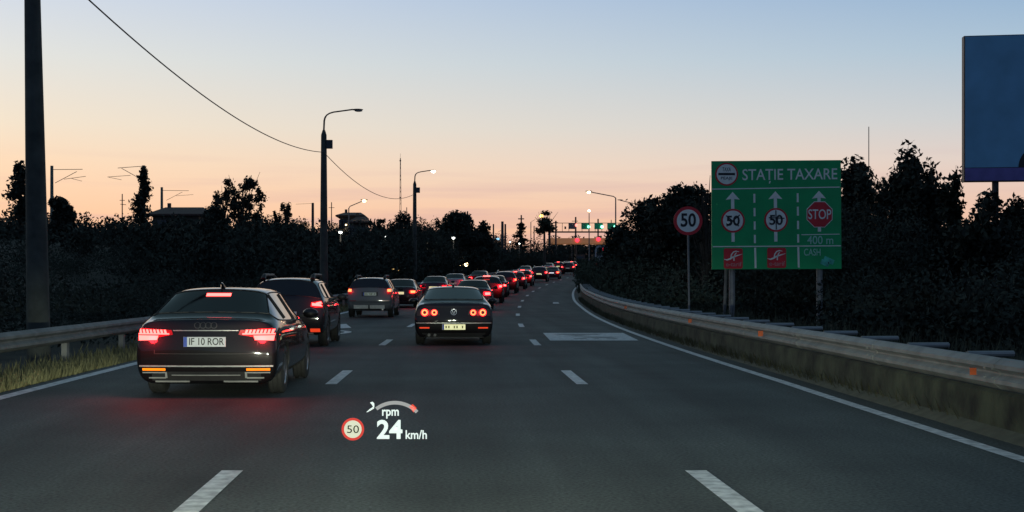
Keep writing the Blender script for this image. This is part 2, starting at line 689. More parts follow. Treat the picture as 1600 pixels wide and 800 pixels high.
sw = MB()
sweep(sw, [(0, -.02), (.04, .015), (.12, .05), (.17, .08), (.17, -.02)], lambda d: edge_u(d) + .34, -6, 240, 2)
sw.build('kerb', M['gutter'], smooth=True, kind='structure')
gr = empty('guard_rail', (6, 10, 0), 'grey steel guard rail on a mossy low wall along the right road edge', 'guard rail')
gr.location = (0, 0, 0)
wall_u = lambda d: edge_u(d) + .50
mb = MB()
sweep(mb, [(0, -.05), (.02, .40), (.06, .43), (.34, .43), (.36, -.5)], wall_u, -6, 240, 2)
mb.build('base_wall', M['moss_concrete'], gr)
mb = MB()
sweep(mb, wbeam(.44, -1), lambda d: edge_u(d) + .58, -6, 240, 1.5)
for k in range(36):        # overlapped joints with bolt heads
    a = 9.2 + 4 * k
    sweep(mb, [(t - .006 if i < 10 else t - .002, z) for i, (t, z) in enumerate(wbeam(.44, -1))], lambda d: edge_u(d) + .58, a, a + .34, .34)
    for dz in (.10, .21):
        for dy in (.07, .27):
            mb.box((cx(a + dy) + edge_u(a) + .515, a + dy, rz(a) + .44 + dz), (.03, .035, .035))
mb.build('beam', M['galv'], gr, smooth=True)
mb = MB()
mb.box((0, 0, .34), (.10, .06, .74))
post0 = None
bar0 = None
d = 8.55
k = 0
while d < 130:
    loc = (cx(d) + edge_u(d) + .70, d, rz(d) + .02)
    if post0 is None:
        post0 = mb.build('post', M['galv'], gr, loc=loc)
        b2 = MB()
        b2.tube([(0, 0, .70), (.52, .06, .70)], .035, 8)
        bar0 = b2.build('anchor_bar', M['galv'], gr, loc=loc, smooth=True)
    else:
        for q in (post0, bar0):
            c = q.copy()
            COL.objects.link(c)
            c.parent = gr
            c.location = loc
    d += 1.97 if k < 40 else 4
    k += 1
mb = MB()
mb.prism([(-.055, -.06), (.055, -.06), (.055, .06), (-.055, .06)], -.012, .0)
mb.box((0, .01, 0), (.05, .03, .05))
r0 = None
for px, d, s in ((1527, 13.7, .6), (1176, 23.7, .8), (1068, 31.4, .75), (950, 46, .8)):
    loc = (cx(d) + edge_u(d) + .475, d, rz(d) + .585)
    if r0 is None:
        r0 = mb.build('orange_reflector', M['orange_refl'], gr, loc=loc)
        c = r0
    else:
        c = r0.copy()
        COL.objects.link(c)
        c.parent = gr
        c.location = loc
    c.scale = (s, s, s)

gl = empty('guard_rail', (0, 0, 0), 'grey steel guard rail over dry grass along the left road edge', 'guard rail')
mb = MB()
sweep(mb, wbeam(.40, 1), lambda d: -6.86, -6, 200, 1.5)
mb.build('beam', M['galv_dull'], gl, smooth=True)
post0 = None
d = 12.4
while d < 150:
    loc = (cx(d) - 6.95, d, rz(d) + .3)
    if post0 is None:
        mb = MB()
        mb.box((0, 0, 0), (.10, .16, .8))
        post0 = mb.build('post', M['concrete'], gl, loc=loc)
    else:
        c = post0.copy()
        COL.objects.link(c)
        c.parent = gl
        c.location = loc
    d += 4


# ------------------------------------------------------------------ grass on the verges
def blades(name, n, fu, fd, hmin, hmax, m, seed, wd=.012):
    r = np.random.RandomState(seed)
    V = np.zeros((n * 3, 3))
    for i in range(n):
        u, d = fu(r), fd(r)
        x, y = cx(d) + u, d
        z = rz(d) - .08
        h = r.uniform(hmin, hmax)
        a = r.uniform(0, 6.28)
        le = r.uniform(.1, .6) * h
        w_ = wd * (1 + d / 30)
        V[3 * i] = (x - w_ * math.cos(a), y - w_ * math.sin(a), z)
        V[3 * i + 1] = (x + w_ * math.cos(a), y + w_ * math.sin(a), z)
        b = r.uniform(0, 6.28)
        V[3 * i + 2] = (x + le * math.cos(b), y + le * math.sin(b), z + h)
    me = bpy.data.meshes.new(name)
    me.from_pydata(V.tolist(), [], [(3 * i, 3 * i + 1, 3 * i + 2) for i in range(n)])
    me.materials.append(m)
    o = bpy.data.objects.new(name, me)
    COL.objects.link(o)
    return o


g1 = blades('dry_grass', 26000, lambda r: -6.02 - abs(r.normal(0, .55)), lambda r: 12 + 60 * r.rand() ** 1.6, .05, .30, M['grass'], 3)
tag(g1, 'dry yellowish grass on the left verge under the guard rail', 'grass', kind='stuff')
g3 = blades('wall_weeds', 9000, lambda r: edge_u(30) + .47 + abs(r.normal(0, .05)) - .08 * r.rand(), lambda r: 9 + 75 * r.rand() ** 1.8, .1, .34, M['leaf_b'], 6, .008)
tag(g3, 'straggly weeds rooted along the foot of the right barrier wall', 'weeds', kind='stuff')
g2 = blades('weeds', 9000, lambda r: 6.3 + abs(r.normal(0, 1.2)), lambda r: 10 + 90 * r.rand() ** 1.5, .3, .9, M['leaf_b'], 4)
tag(g2, 'dark weeds growing behind the right guard rail', 'weeds', kind='stuff')


# ------------------------------------------------------------------ cars
FR = (0, .4, .74, 1)


def loft(st, ccurve=.07, fcurve=.16, rear_glass=None, wind=None, side=None, cap_glass=False):
    """st: list of stations; each (y, [p1..p6, t1, t2, t3], optional list of y offsets) with (x, z) pairs, rear first"""
    vs, fs, ms = [], [], []
    ns = len(st)
    for s in st:
        y0, pts = s[0], s[1]
        off = s[2] if len(s) > 2 else [0] * 9
        p1 = pts[0]
        half = [(0, p1[1], off[0]), (p1[0] * FR[1], p1[1], off[0]), (p1[0] * FR[2], p1[1], off[0])] + [(p[0], p[1], o) for p, o in zip(pts, off)]
        full = half + [(-x, z, o) for x, z, o in reversed(half[1:11])]
        vs += [Vector((x, y0 + o, z)) for x, z, o in full]
    K = 22
    for i in range(ns - 1):
        for k in range(K):
            a, b = i * K + k, i * K + (k + 1) % K
            fs.append((a, b, b + K, a + K))
            m = 0
            if rear_glass and rear_glass[0] <= i < rear_glass[1] and 8 <= k <= 13:
                m = 1
            if wind and wind[0] <= i < wind[1] and 8 <= k <= 13:
                m = 4
            if side and side[0] <= i < side[1]:
                if k == 7:
                    m = 3
                if k == 14:
                    m = 2
            ms.append(m)

    def cap(b, sgn, curve, glass):
        rows = []
        top = [14, 13, 12, 11, 10, 9, 8]
        bot = [19, 20, 21, 0, 1, 2, 3]
        rows.append([b + t for t in top])
        for r_, (lft, rgt) in enumerate(((15, 7), (16, 6), (17, 5), (18, 4))):
            row = [b + lft]
            wgt = (.75, .45, .2, 0)[r_]
            for c in range(1, 6):
                f_ = (-FR[2], -FR[1], 0, FR[1], FR[2])[c - 1]
                o = vs[b + rgt]
                tt = vs[b + top[c]]
                tb = vs[b + 8]
                x = f_ * o.x
                if r_ == 0:
                    x = .75 * f_ * o.x + .25 * tt.x
                vs.append(Vector((x, o.y - sgn * curve * (1 - f_ * f_) + (tt.y - tb.y) * wgt, o.z + (tt.z - tb.z) * wgt)))
                row.append(len(vs) - 1)
            row.append(b + rgt)
            rows.append(row)
        rows.append([b + t for t in bot])
        for r_ in range(5):
            for c in range(6):
                f4 = (rows[r_][c], rows[r_][c + 1], rows[r_ + 1][c + 1], rows[r_ + 1][c])
                fs.append(f4)
                ms.append(1 if glass and r_ == 0 else 0)

    cap(0, 1, ccurve, cap_glass)
    cap((ns - 1) * K, -1, fcurve, False)
    return vs, fs, ms, K, ns


def make_body(st, wheels, wr, **kw):
    vs, fs, ms, K, ns = loft(st, **kw)
    me = bpy.data.meshes.new('body_cage')
    me.from_pydata(vs, [], fs)
    for nm in range(6):
        me.materials.append(M['plastic'])
    me.polygons.foreach_set('material_index', ms)
    bm = bmesh.new()
    bm.from_mesh(me)
    bmesh.ops.recalc_face_normals(bm, faces=bm.faces)
    cl = bm.edges.layers.float.new('crease_edge')
    for e in bm.edges:
        fm = {f_.material_index for f_ in e.link_faces}
        a, b = e.verts[0].index, e.verts[1].index
        if len(fm) > 1:
            e[cl] = .62
        if a < K and b < K:
            e[cl] = max(e[cl], .38)
        # a crisp shoulder line
        if a < K * ns and b < K * ns and a % K == b % K and (a % K in (6, 16)):
            e[cl] = max(e[cl], .3)
    bm.to_mesh(me)
    bm.free()
    o = bpy.data.objects.new('body_cage', me)
    COL.objects.link(o)
    sub = o.modifiers.new('s', 'SUBSURF')
    sub.levels = sub.render_levels = 2
    cut = MB()
    for (wx, wy) in wheels:
        for sgn in (-1, 1):
            n = 28
            vs2 = []
            for xx in (sgn * (wx - .17), sgn * 1.2):
                for i in range(n):
                    a = 2 * math.pi * i / n
                    vs2.append((xx, wy + (wr + .055) * math.cos(a), wr + (wr + .055) * math.sin(a)))
            cut.add(vs2, [tuple(range(n)), tuple(range(2 * n - 1, n - 1, -1))] + [(i, (i + 1) % n, n + (i + 1) % n, n + i) for i in range(n)])
    co = cut.build('arch_cutter', M['plastic'])
    for _ in range(5):
        co.data.materials.append(M['plastic'])
    co.data.polygons.foreach_set('material_index', [5] * len(co.data.polygons))
    bo = o.modifiers.new('b', 'BOOLEAN')
    bo.operation = 'DIFFERENCE'
    bo.object = co
    bo.solver = 'EXACT'
    dg = bpy.context.evaluated_depsgraph_get()
    out = bpy.data.meshes.new_from_object(o.evaluated_get(dg))
    if len(out.polygons) < 200:
        o.modifiers.remove(bo)
        dg = bpy.context.evaluated_depsgraph_get()
        out = bpy.data.meshes.new_from_object(o.evaluated_get(dg))
    bpy.data.objects.remove(o)
    bpy.data.objects.remove(co)
    return out


def window_trim(me, root):
    """a thin black rubber and frame line round a window pane, with door pillars across a side pane"""
    bm = bmesh.new()
    bm.from_mesh(me)
    be = [e for e in bm.edges if len(e.link_faces) == 1]
    mb = MB()
    ctr = sum((v.co for v in bm.verts), Vector()) / max(1, len(bm.verts))
    for e in be:
        a, b = e.verts[0].co, e.verts[1].co
        if (a - b).length > 1e-4:
            mb.tube([a, b], .011, 5)
    side = abs(ctr.x) > .3
    if side:
        bv = BVHTree.FromBMesh(bm)
        s_ = 1 if ctr.x > 0 else -1
        ys_ = [v.co.y for v in bm.verts]
        ya, yb = min(ys_), max(ys_)
        for f_ in (.24, .56):
            pts = []
            for zi in range(24):
                z = .8 + zi * .04
                h = bv.ray_cast(Vector((s_ * 3, ya + (yb - ya) * f_ - (z - 1.2) * .18, z)), Vector((-s_, 0, 0)))
                if h[0] is not None and h[0].x * s_ > .3:
                    pts.append(h[0] + Vector((s_ * .002, 0, 0)))
            if len(pts) > 2:
                mb.tube(pts, .022, 6)
    bm.free()
    mb.build('window_trim', M['plastic'], root)


def split_body(me, root, paint):
    names = {1: 'rear_window', 2: 'side_window', 3: 'side_window', 4: 'windscreen'}
    bm = bmesh.new()
    bm.from_mesh(me)
    bmesh.ops.triangulate(bm, faces=[f_ for f_ in bm.faces if len(f_.verts) > 4])
    bvh = BVHTree.FromBMesh(bm)
    for k, nm in list(names.items()):
        b2 = bm.copy()
        bmesh.ops.delete(b2, geom=[f_ for f_ in b2.faces if f_.material_index != k], context='FACES')
        if not b2.faces:
            b2.free()
            continue
        for f_ in b2.faces:
            f_.material_index = 0
            f_.smooth = True
        m2 = bpy.data.meshes.new(nm)
        b2.to_mesh(m2)
        b2.free()
        if nm in ('side_window', 'rear_window'):
            window_trim(m2, root)
        m2.materials.append(M['glass'])
        o = bpy.data.objects.new(nm, m2)
        COL.objects.link(o)
        o.parent = root
    bmesh.ops.delete(bm, geom=[f_ for f_ in bm.faces if f_.material_index in names], context='FACES')
    for f_ in bm.faces:
        f_.material_index = 1 if f_.material_index == 5 else 0
        f_.smooth = True
    m2 = bpy.data.meshes.new('body')
    bm.to_mesh(m2)
    bm.free()
    m2.materials.append(paint)
    m2.materials.append(M['plastic'])
    o = bpy.data.objects.new('body', m2)
    COL.objects.link(o)
    o.parent = root
    try:
        m2.set_sharp_from_angle(angle=R(50))
    except Exception:
        pass
    return bvh


class Rear:
    """places thin pieces on the rear of a body"""

    def __init__(s, bvh, root):
        s.b, s.root = bvh, root

    def y(s, x, z):
        h = s.b.ray_cast(Vector((x, -3, z)), Vector((0, 1, 0)))
        if h[0] is not None and h[0].y < 1.6:
            return h[0].y
        h = s.b.find_nearest(Vector((x, .1, z)))
        return h[0].y

    def grid(s, mb, pt, nx, nz, off, m=0):
        vs, fs = [], []
        for lay in (0, 1):
            for j in range(nz + 1):
                for i in range(nx + 1):
                    x, z = pt(i / nx, j / nz)
                    y = s.y(x, z)
                    vs.append((x, y - off if lay == 0 else y + .01, z))
        q = (nx + 1) * (nz + 1)
        for j in range(nz):
            for i in range(nx):
                a = j * (nx + 1) + i
                fs.append((a, a + 1, a + nx + 2, a + nx + 1))
        per = [i for i in range(nx + 1)] + [j * (nx + 1) + nx for j in range(1, nz + 1)] + [nz * (nx + 1) + i for i in range(nx - 1, -1, -1)] + [j * (nx + 1) for j in range(nz - 1, 0, -1)]
        for i in range(len(per)):
            a, b = per[i], per[(i + 1) % len(per)]
            fs.append((a, b, b + q, a + q))
        mb.add(vs, fs, m)

    def quad(s, mb, c, off=.012, nx=8, nz=3, m=0):
        (a, b, c2, d) = [Vector(p) for p in c]      # four corners, going round
        s.grid(mb, lambda u, v: tuple((a * (1 - u) + b * u) * (1 - v) + (d * (1 - u) + c2 * u) * v), nx, nz, off, m)

    def rect(s, mb, x0, x1, z0, z1, off=.012, nx=8, nz=3, m=0):
        s.quad(mb, ((x0, z0), (x1, z0), (x1, z1), (x0, z1)), off, nx, nz, m)

    def disc(s, mb, x, z, r0, r1, off=.012, n=20, m=0):
        s.grid(mb, lambda u, v: (x + (r0 + (r1 - r0) * v) * math.cos(2 * math.pi * u), z + (r0 + (r1 - r0) * v) * math.sin(2 * math.pi * u)), n, 2, off, m)


def wheel_mesh(wr, tw=.22, spokes=5):
    t = MB()
    prof = [(-tw / 2 + .03, wr * .62), (-tw / 2, wr * .72), (-tw / 2 + .005, wr * .92), (-tw / 2 + .03, wr), (-tw / 6, wr), (-tw / 6 + .008, wr - .012), (tw / 6 - .008, wr - .012),
            (tw / 6, wr), (tw / 2 - .03, wr), (tw / 2 - .005, wr * .92), (tw / 2, wr * .72), (tw / 2 - .03, wr * .62)]
    n = 32
    k = len(prof)
    vs = [(x, r_ * math.cos(2 * math.pi * i / n), r_ * math.sin(2 * math.pi * i / n)) for i in range(n) for x, r_ in prof]
    t.add(vs, [(i * k + j, i * k + (j + 1) % k, ((i + 1) % n) * k + (j + 1) % k, ((i + 1) % n) * k + j) for i in range(n) for j in range(k)])
    q = MB()
    rr = wr * .63
    for i in range(n):       # barrel and lip
        a, b = 2 * math.pi * i / n, 2 * math.pi * (i + 1) / n
        for (x0, r0, x1, r1) in ((.07, rr, .095, rr * .99), (.095, rr * .99, .085, rr * .9), (-.05, rr * .95, -.05, .0)):
            q.add([(x0, r0 * math.cos(a), r0 * math.sin(a)), (x0, r0 * math.cos(b), r0 * math.sin(b)), (x1, r1 * math.cos(b), r1 * math.sin(b)), (x1, r1 * math.cos(a), r1 * math.sin(a))], [(0, 1, 2, 3)])
    for i in range(spokes):
        rot = Matrix.Rotation(2 * math.pi * i / spokes, 3, 'X')
        q.box(rot @ Vector((.07, 0, rr * .5)), (.03, .075, rr * .98), rot)
    q.tube([(.04, 0, 0), (.095, 0, 0)], .06, 12)
    return t, q


def add_wheels(root, wheels, wr, spokes=5):
    t, q = wheel_mesh(wr, spokes=spokes)
    first = None
    for (wx, wy) in wheels:
        for sgn in (-1, 1):
            if first is None:
                w_ = bpy.data.objects.new('wheel', None)
                COL.objects.link(w_)
                w_.parent = root
                t.build('tyre', M['rubber'], w_, smooth=True)
                q.build('rim', M['rim'], w_)
                first = w_
            else:
                w_ = copy_tree(first, root)
            w_.location = (sgn * (wx - .10), wy, wr)
            w_.rotation_euler = (0, 0, 0 if sgn > 0 else math.pi)


def add_mirrors(root, x, y, z, paint):
    for s_ in (-1, 1):
        mb = MB()
        mb.add(*ellipsoid((s_ * (x + .13), y, z + .04), (.12, .07, .075)))
        mb.box((s_ * (x + .02), y + .02, z), (.12, .05, .03))
        o = mb.build('door_mirror', paint, root, smooth=True)


def ellipsoid(c, r_, nu=14, nv=8):
    vs, fs = [], []
    for j in range(nv + 1):
        t = math.pi * j / nv
        for i in range(nu):
            a = 2 * math.pi * i / nu
            vs.append((c[0] + r_[0] * math.sin(t) * math.cos(a), c[1] + r_[1] * math.sin(t) * math.sin(a), c[2] + r_[2] * math.cos(t)))
    for j in range(nv):
        for i in range(nu):
            fs.append((j * nu + i, j * nu + (i + 1) % nu, (j + 1) * nu + (i + 1) % nu, (j + 1) * nu + i))
    return vs, fs


def paint(name, col, rough=.5, metal=0):
    return mat(name, col, rough, metal=metal, var=.06, scale=60, spec=.12, coat=.9)


M['paint_black'] = paint('paint_black', (.0045, .004, .005), .5)
M['paint_navy'] = paint('paint_navy', (.012, .014, .03), .5)
M['paint_dark'] = paint('paint_dark_grey', (.014, .014, .017))
M['paint_grey'] = paint('paint_grey', (.13, .14, .14), .45, .2)
M['paint_silver'] = paint('paint_silver', (.32, .33, .33), .4, .3)
M['paint_red'] = paint('paint_red', (.16, .010, .012))
M['paint_maroon'] = paint('paint_maroon', (.06, .008, .010))
M['paint_white'] = paint('paint_white', (.55, .56, .55), .35, 0)


def sedan_st(w, deck, roof, Ln, gb, gt, rt, wt, wb, belt=.95):
    """w half width, deck height, roof height, length, y of the rear glass foot and top, widest roof point, windscreen top and foot"""
    a = w / .92
    d_ = deck
    return [
        (.0, [(.78 * a, .20), (.885 * a, .33), (.90 * a, .60), (.87 * a, d_ - .17), (.82 * a, d_ - .055), (.70 * a, d_ - .005), (.56 * a, d_ + .005), (.30 * a, d_ + .014), (0, d_ + .02)],
         [.12, .07, .05, .10, .11, .09, .07, .05, .045]),
        (.17, [(.79 * a, .17), (.905 * a, .30), (.916 * a, .6), (.888 * a, d_ - .15), (.835 * a, d_ - .03), (.70 * a, d_ - .003), (.56 * a, d_ + .006), (.30 * a, d_ + .014), (0, d_ + .018)]),
        (gb - .10, [(.78 * a, .2), (.905 * a, .3), (.918 * a, .6), (.90 * a, d_ - .13), (.855 * a, d_ - .015), (.74 * a, d_ + .015), (.58 * a, d_ + .02), (.32 * a, d_ + .026), (0, d_ + .03)]),
        (gb + .06, [(.78 * a, .2), (.908 * a, .3), (.92 * a, .6), (.903 * a, d_ - .13), (.865 * a, d_ - .01), (.745 * a, d_ + .075), (.58 * a, d_ + .085), (.32 * a, d_ + .09), (0, d_ + .095)]),
        (gt, [(.78 * a, .2), (.908 * a, .3), (.92 * a, .6), (.905 * a, belt - .09), (.87 * a, belt + .02), (.615 * a, roof - .095), (.52 * a, roof - .06), (.3 * a, roof - .04), (0, roof - .03)]),
        (gt + .25, [(.78 * a, .2), (.908 * a, .3), (.922 * a, .6), (.907 * a, belt - .09), (.873 * a, belt + .01), (.62 * a, roof - .075), (.53 * a, roof - .03), (.3 * a, roof - .012), (0, roof - .006)]),
        (rt, [(.78 * a, .2), (.908 * a, .3), (.925 * a, .6), (.908 * a, belt - .1), (.875 * a, belt), (.625 * a, roof - .07), (.54 * a, roof - .022), (.3 * a, roof - .004), (0, roof)]),
        (wt, [(.78 * a, .2), (.908 * a, .3), (.925 * a, .6), (.907 * a, belt - .11), (.872 * a, belt - .02), (.61 * a, roof - .10), (.53 * a, roof - .05), (.3 * a, roof - .035), (0, roof - .03)]),
        (wb, [(.78 * a, .2), (.905 * a, .3), (.92 * a, .6), (.90 * a, belt - .14), (.86 * a, belt - .04), (.74 * a, belt + .02), (.6 * a, belt + .04), (.32 * a, belt + .055), (0, belt + .06)]),
        (Ln - .72, [(.78 * a, .2), (.90 * a, .3), (.912 * a, .58), (.885 * a, belt - .2), (.82 * a, belt - .1), (.68 * a, belt - .06), (.55 * a, belt - .045), (.3 * a, belt - .03), (0, belt - .025)]),
        (Ln - .2, [(.72 * a, .2), (.84 * a, .28), (.86 * a, .5), (.82 * a, .66), (.75 * a, .73), (.64 * a, .76), (.52 * a, .775), (.3 * a, .785), (0, .79)]),
        (Ln - .04, [(.62 * a, .24), (.72 * a, .32), (.74 * a, .48), (.71 * a, .6), (.66 * a, .66), (.56 * a, .69), (.46 * a, .7), (.26 * a, .71), (0, .715)]),
    ]


def suv_st(w, belt, roof, Ln, slant=.30, bump=.0):
    a = w / .92
    b_ = belt
    return [
        (.0, [(.70 * a, .34), (.84 * a, .44), (.875 * a, .68), (.865 * a, b_ - .12), (.835 * a, b_ + .0), (.67 * a, roof - .16), (.55 * a, roof - .09), (.30 * a, roof - .055), (0, roof - .045)],
         [.12, .05, .03, .08, .11, slant + .04, slant + .06, slant + .02, slant]),
        (.2, [(.76 * a, .28), (.89 * a, .38), (.91 * a, .68), (.895 * a, b_ - .10), (.865 * a, b_ + .02), (.685 * a, roof - .14), (.56 * a, roof - .06), (.3 * a, roof - .03), (0, roof - .02)],
         [0, 0, 0, 0, .04, slant + .0, slant + .02, slant, slant - .02]),
        (.75, [(.78 * a, .25), (.905 * a, .35), (.92 * a, .68), (.905 * a, b_ - .09), (.875 * a, b_ + .02), (.69 * a, roof - .12), (.57 * a, roof - .035), (.3 * a, roof - .012), (0, roof - .004)]),
        (1.7, [(.78 * a, .25), (.905 * a, .35), (.922 * a, .68), (.907 * a, b_ - .10), (.877 * a, b_), (.685 * a, roof - .11), (.57 * a, roof - .025), (.3 * a, roof - .005), (0, roof)]),
        (2.45, [(.78 * a, .25), (.905 * a, .35), (.92 * a, .68), (.905 * a, b_ - .12), (.872 * a, b_ - .03), (.66 * a, roof - .14), (.55 * a, roof - .06), (.3 * a, roof - .045), (0, roof - .04)]),
        (Ln - 1.2, [(.78 * a, .25), (.90 * a, .35), (.915 * a, .68), (.895 * a, b_ - .15), (.86 * a, b_ - .05), (.74 * a, b_ + .03), (.6 * a, b_ + .05), (.32 * a, b_ + .065), (0, b_ + .07)]),
        (Ln - .6, [(.78 * a, .25), (.895 * a, .35), (.905 * a, .62), (.88 * a, b_ - .2), (.82 * a, b_ - .1), (.68 * a, b_ - .05), (.55 * a, b_ - .035), (.3 * a, b_ - .02), (0, b_ - .015)]),
        (Ln - .16, [(.72 * a, .27), (.84 * a, .36), (.86 * a, .56), (.83 * a, .75), (.76 * a, .83), (.64 * a, .87), (.52 * a, .885), (.3 * a, .9), (0, .905)]),
        (Ln - .02, [(.62 * a, .3), (.74 * a, .38), (.76 * a, .54), (.73 * a, .68), (.68 * a, .75), (.56 * a, .78), (.46 * a, .79), (.26 * a, .8), (0, .805)]),
    ]


def tail_glow(root, x, z, e, y=-.16):
    for s_ in (-1, 1):
        ld = bpy.data.lights.new('tail_glow', 'POINT')
        ld.energy = e
        ld.color = (1, .02, .03)
        ld.shadow_soft_size = .06
        lo = bpy.data.objects.new('tail_glow', ld)
        COL.objects.link(lo)
        lo.parent = root
        lo.location = (s_ * x, y, z)


def plate(rr, root, x, z, w_, h, m, lettering=None, marks=False, eu=True):
    y = min(rr.y(x - w_ / 2, z), rr.y(x + w_ / 2, z), rr.y(x, z), rr.y(x, z - h / 2)) - .022
    mb = MB()
    mb.box((x, y, z), (w_, .012, h))
    p = mb.build('licence_plate', m, root)
    if eu:
        mb = MB()
        mb.box((x - w_ / 2 + .024, y - .007, z), (.045, .006, h * .98))
        mb.build('country_band', M['plate_blue'], p)
    if lettering:
        text_mesh(lettering, h * 1.02, M['plate_text'], 'lettering', p, (x + .022, y - .009, z), .004, sx=.82, bold=.001)
    if marks:
        mb = MB()
        for i in range(7):
            if i in (2, 5):
                continue
            mb.box((x - w_ * .33 + i * w_ * .118, y - .008, z), (w_ * .06, .004, h * .5))
        mb.build('blurred_marks', mat('plate_blur', (.3, .29, .12), .6), p)
    return p


EMP = lambda nm: empty(nm, (0, 0, 0), None, None)


def detail_lines(rr, root, items, m, name, off=.006):
    mb = MB()
    for (x0, x1, z0, z1) in items:
        rr.rect(mb, x0, x1, z0, z1, off, 12, 1)
    return mb.build(name, m, root, smooth=True)


# --- the near black saloon
def near_saloon():
    root = EMP('saloon_car')
    wr = .325
    wheels = [(.90, .98), (.90, 3.80)]
    st = sedan_st(.925, 1.0, 1.43, 4.76, .44, 1.16, 2.1, 2.75, 3.5)
    me = make_body(st, wheels, wr, rear_glass=(3, 4), wind=(7, 8), side=(3, 8))
    bvh = split_body(me, root, M['paint_black'])
    rr = Rear(bvh, root)
    add_wheels(root, wheels, wr, 10)
    add_mirrors(root, .88, 3.2, .98, M['paint_black'])
    for s_ in (-1, 1):
        mb = MB()
        rr.quad(mb, ((s_ * .42, .82), (s_ * .89, .74), (s_ * .88, .905), (s_ * .44, .88)), .010, 12, 4)
        tl = mb.build('tail_light', M['tail_dim'], root, smooth=True)
        mb = MB()
        for i in range(8):
            xa = .50 + i * .047
            rr.quad(mb, ((s_ * xa, .838), (s_ * (xa + .030), .838), (s_ * (xa + .044), .882 + .001 * i), (s_ * (xa + .016), .882 + .001 * i)), .018, 2, 2)
        rr.quad(mb, ((s_ * .47, .822), (s_ * .88, .822), (s_ * .88, .837), (s_ * .47, .837)), .018, 10, 1)
        mb.build('light_teeth', M['tail_core'], tl, smooth=True)
        mb = MB()
        rr.quad(mb, ((s_ * .63, .752), (s_ * .865, .745), (s_ * .875, .81), (s_ * .61, .808)), .020, 8, 3)
        mb.build('brake_lamp', M['tail_core'], tl, smooth=True)
        mb = MB()
        rr.rect(mb, s_ * .52, s_ * .82, .358, .388, .014, 8, 2)
        mb.build('fog_lamp', M['amber'], root, smooth=True)
        mb = MB()
        rr.rect(mb, s_ * .50, s_ * .82, .325, .340, .018, 8, 1)
        rr.rect(mb, s_ * .52, s_ * .74, .255, .272, .018, 8, 1)
        rr.rect(mb, s_ * .50, s_ * .525, .262, .335, .018, 2, 2)
        mb.build('exhaust_trim', M['satin'], root, smooth=True)
    mb = MB()
    rr.rect(mb, -.165, .165, 1.305, 1.343, .012, 8, 2)
    mb.build('high_brake_light', M['tail_core'], root, smooth=True)
    detail_lines(rr, root, [(-.86, .86, .408, .426)], M['satin'], 'bumper_trim', .02)
    detail_lines(rr, root, [(-.70, .70, .225, .345)], M['plastic'], 'diffuser', .008)
    detail_lines(rr, root, [(-.66, -.22, .205, .226), (.22, .66, .205, .226), (-.44, .44, .295, .305)], M['satin'], 'diffuser_trim', .024)
    detail_lines(rr, root, [(-.42, .42, .868, .878)], M['satin'], 'boot_strip', .01)
    detail_lines(rr, root, [(-.66, .66, .572, .578), (-.665, -.659, .572, .75), (.659, .665, .572, .75)], M['plastic'], 'boot_seam', .003)
    mb = MB()
    for i in range(4):
        rr.disc(mb, -.105 + i * .07, .94, .034, .042, .012, 20)
    mb.build('badge', M['dark_metal'], root)
    mb = MB()
    mb.tube([(0, 1.35, 1.41), (0, 1.24, 1.475), (0, 1.18, 1.48)], [.035, .016, .004], 8)
    mb.build('roof_fin', M['paint_black'], root, smooth=True)
    plate(rr, root, -.005, .73, .54, .125, M['plate_white'], 'IF 10 ROR')
    # door handles on both sides
    for s_ in (-1, 1):
        for y_ in (1.75, 2.75):
            h = bvh.ray_cast(Vector((s_ * 2, y_, .84)), Vector((-s_, 0, 0)))
            mb = MB()
            mb.box((h[0].x + s_ * .012, y_, .84), (.03, .2, .028))
            mb.build('door_handle', M['chrome'], root)
    tail_glow(root, .74, .79, 13, -.06)
    return root


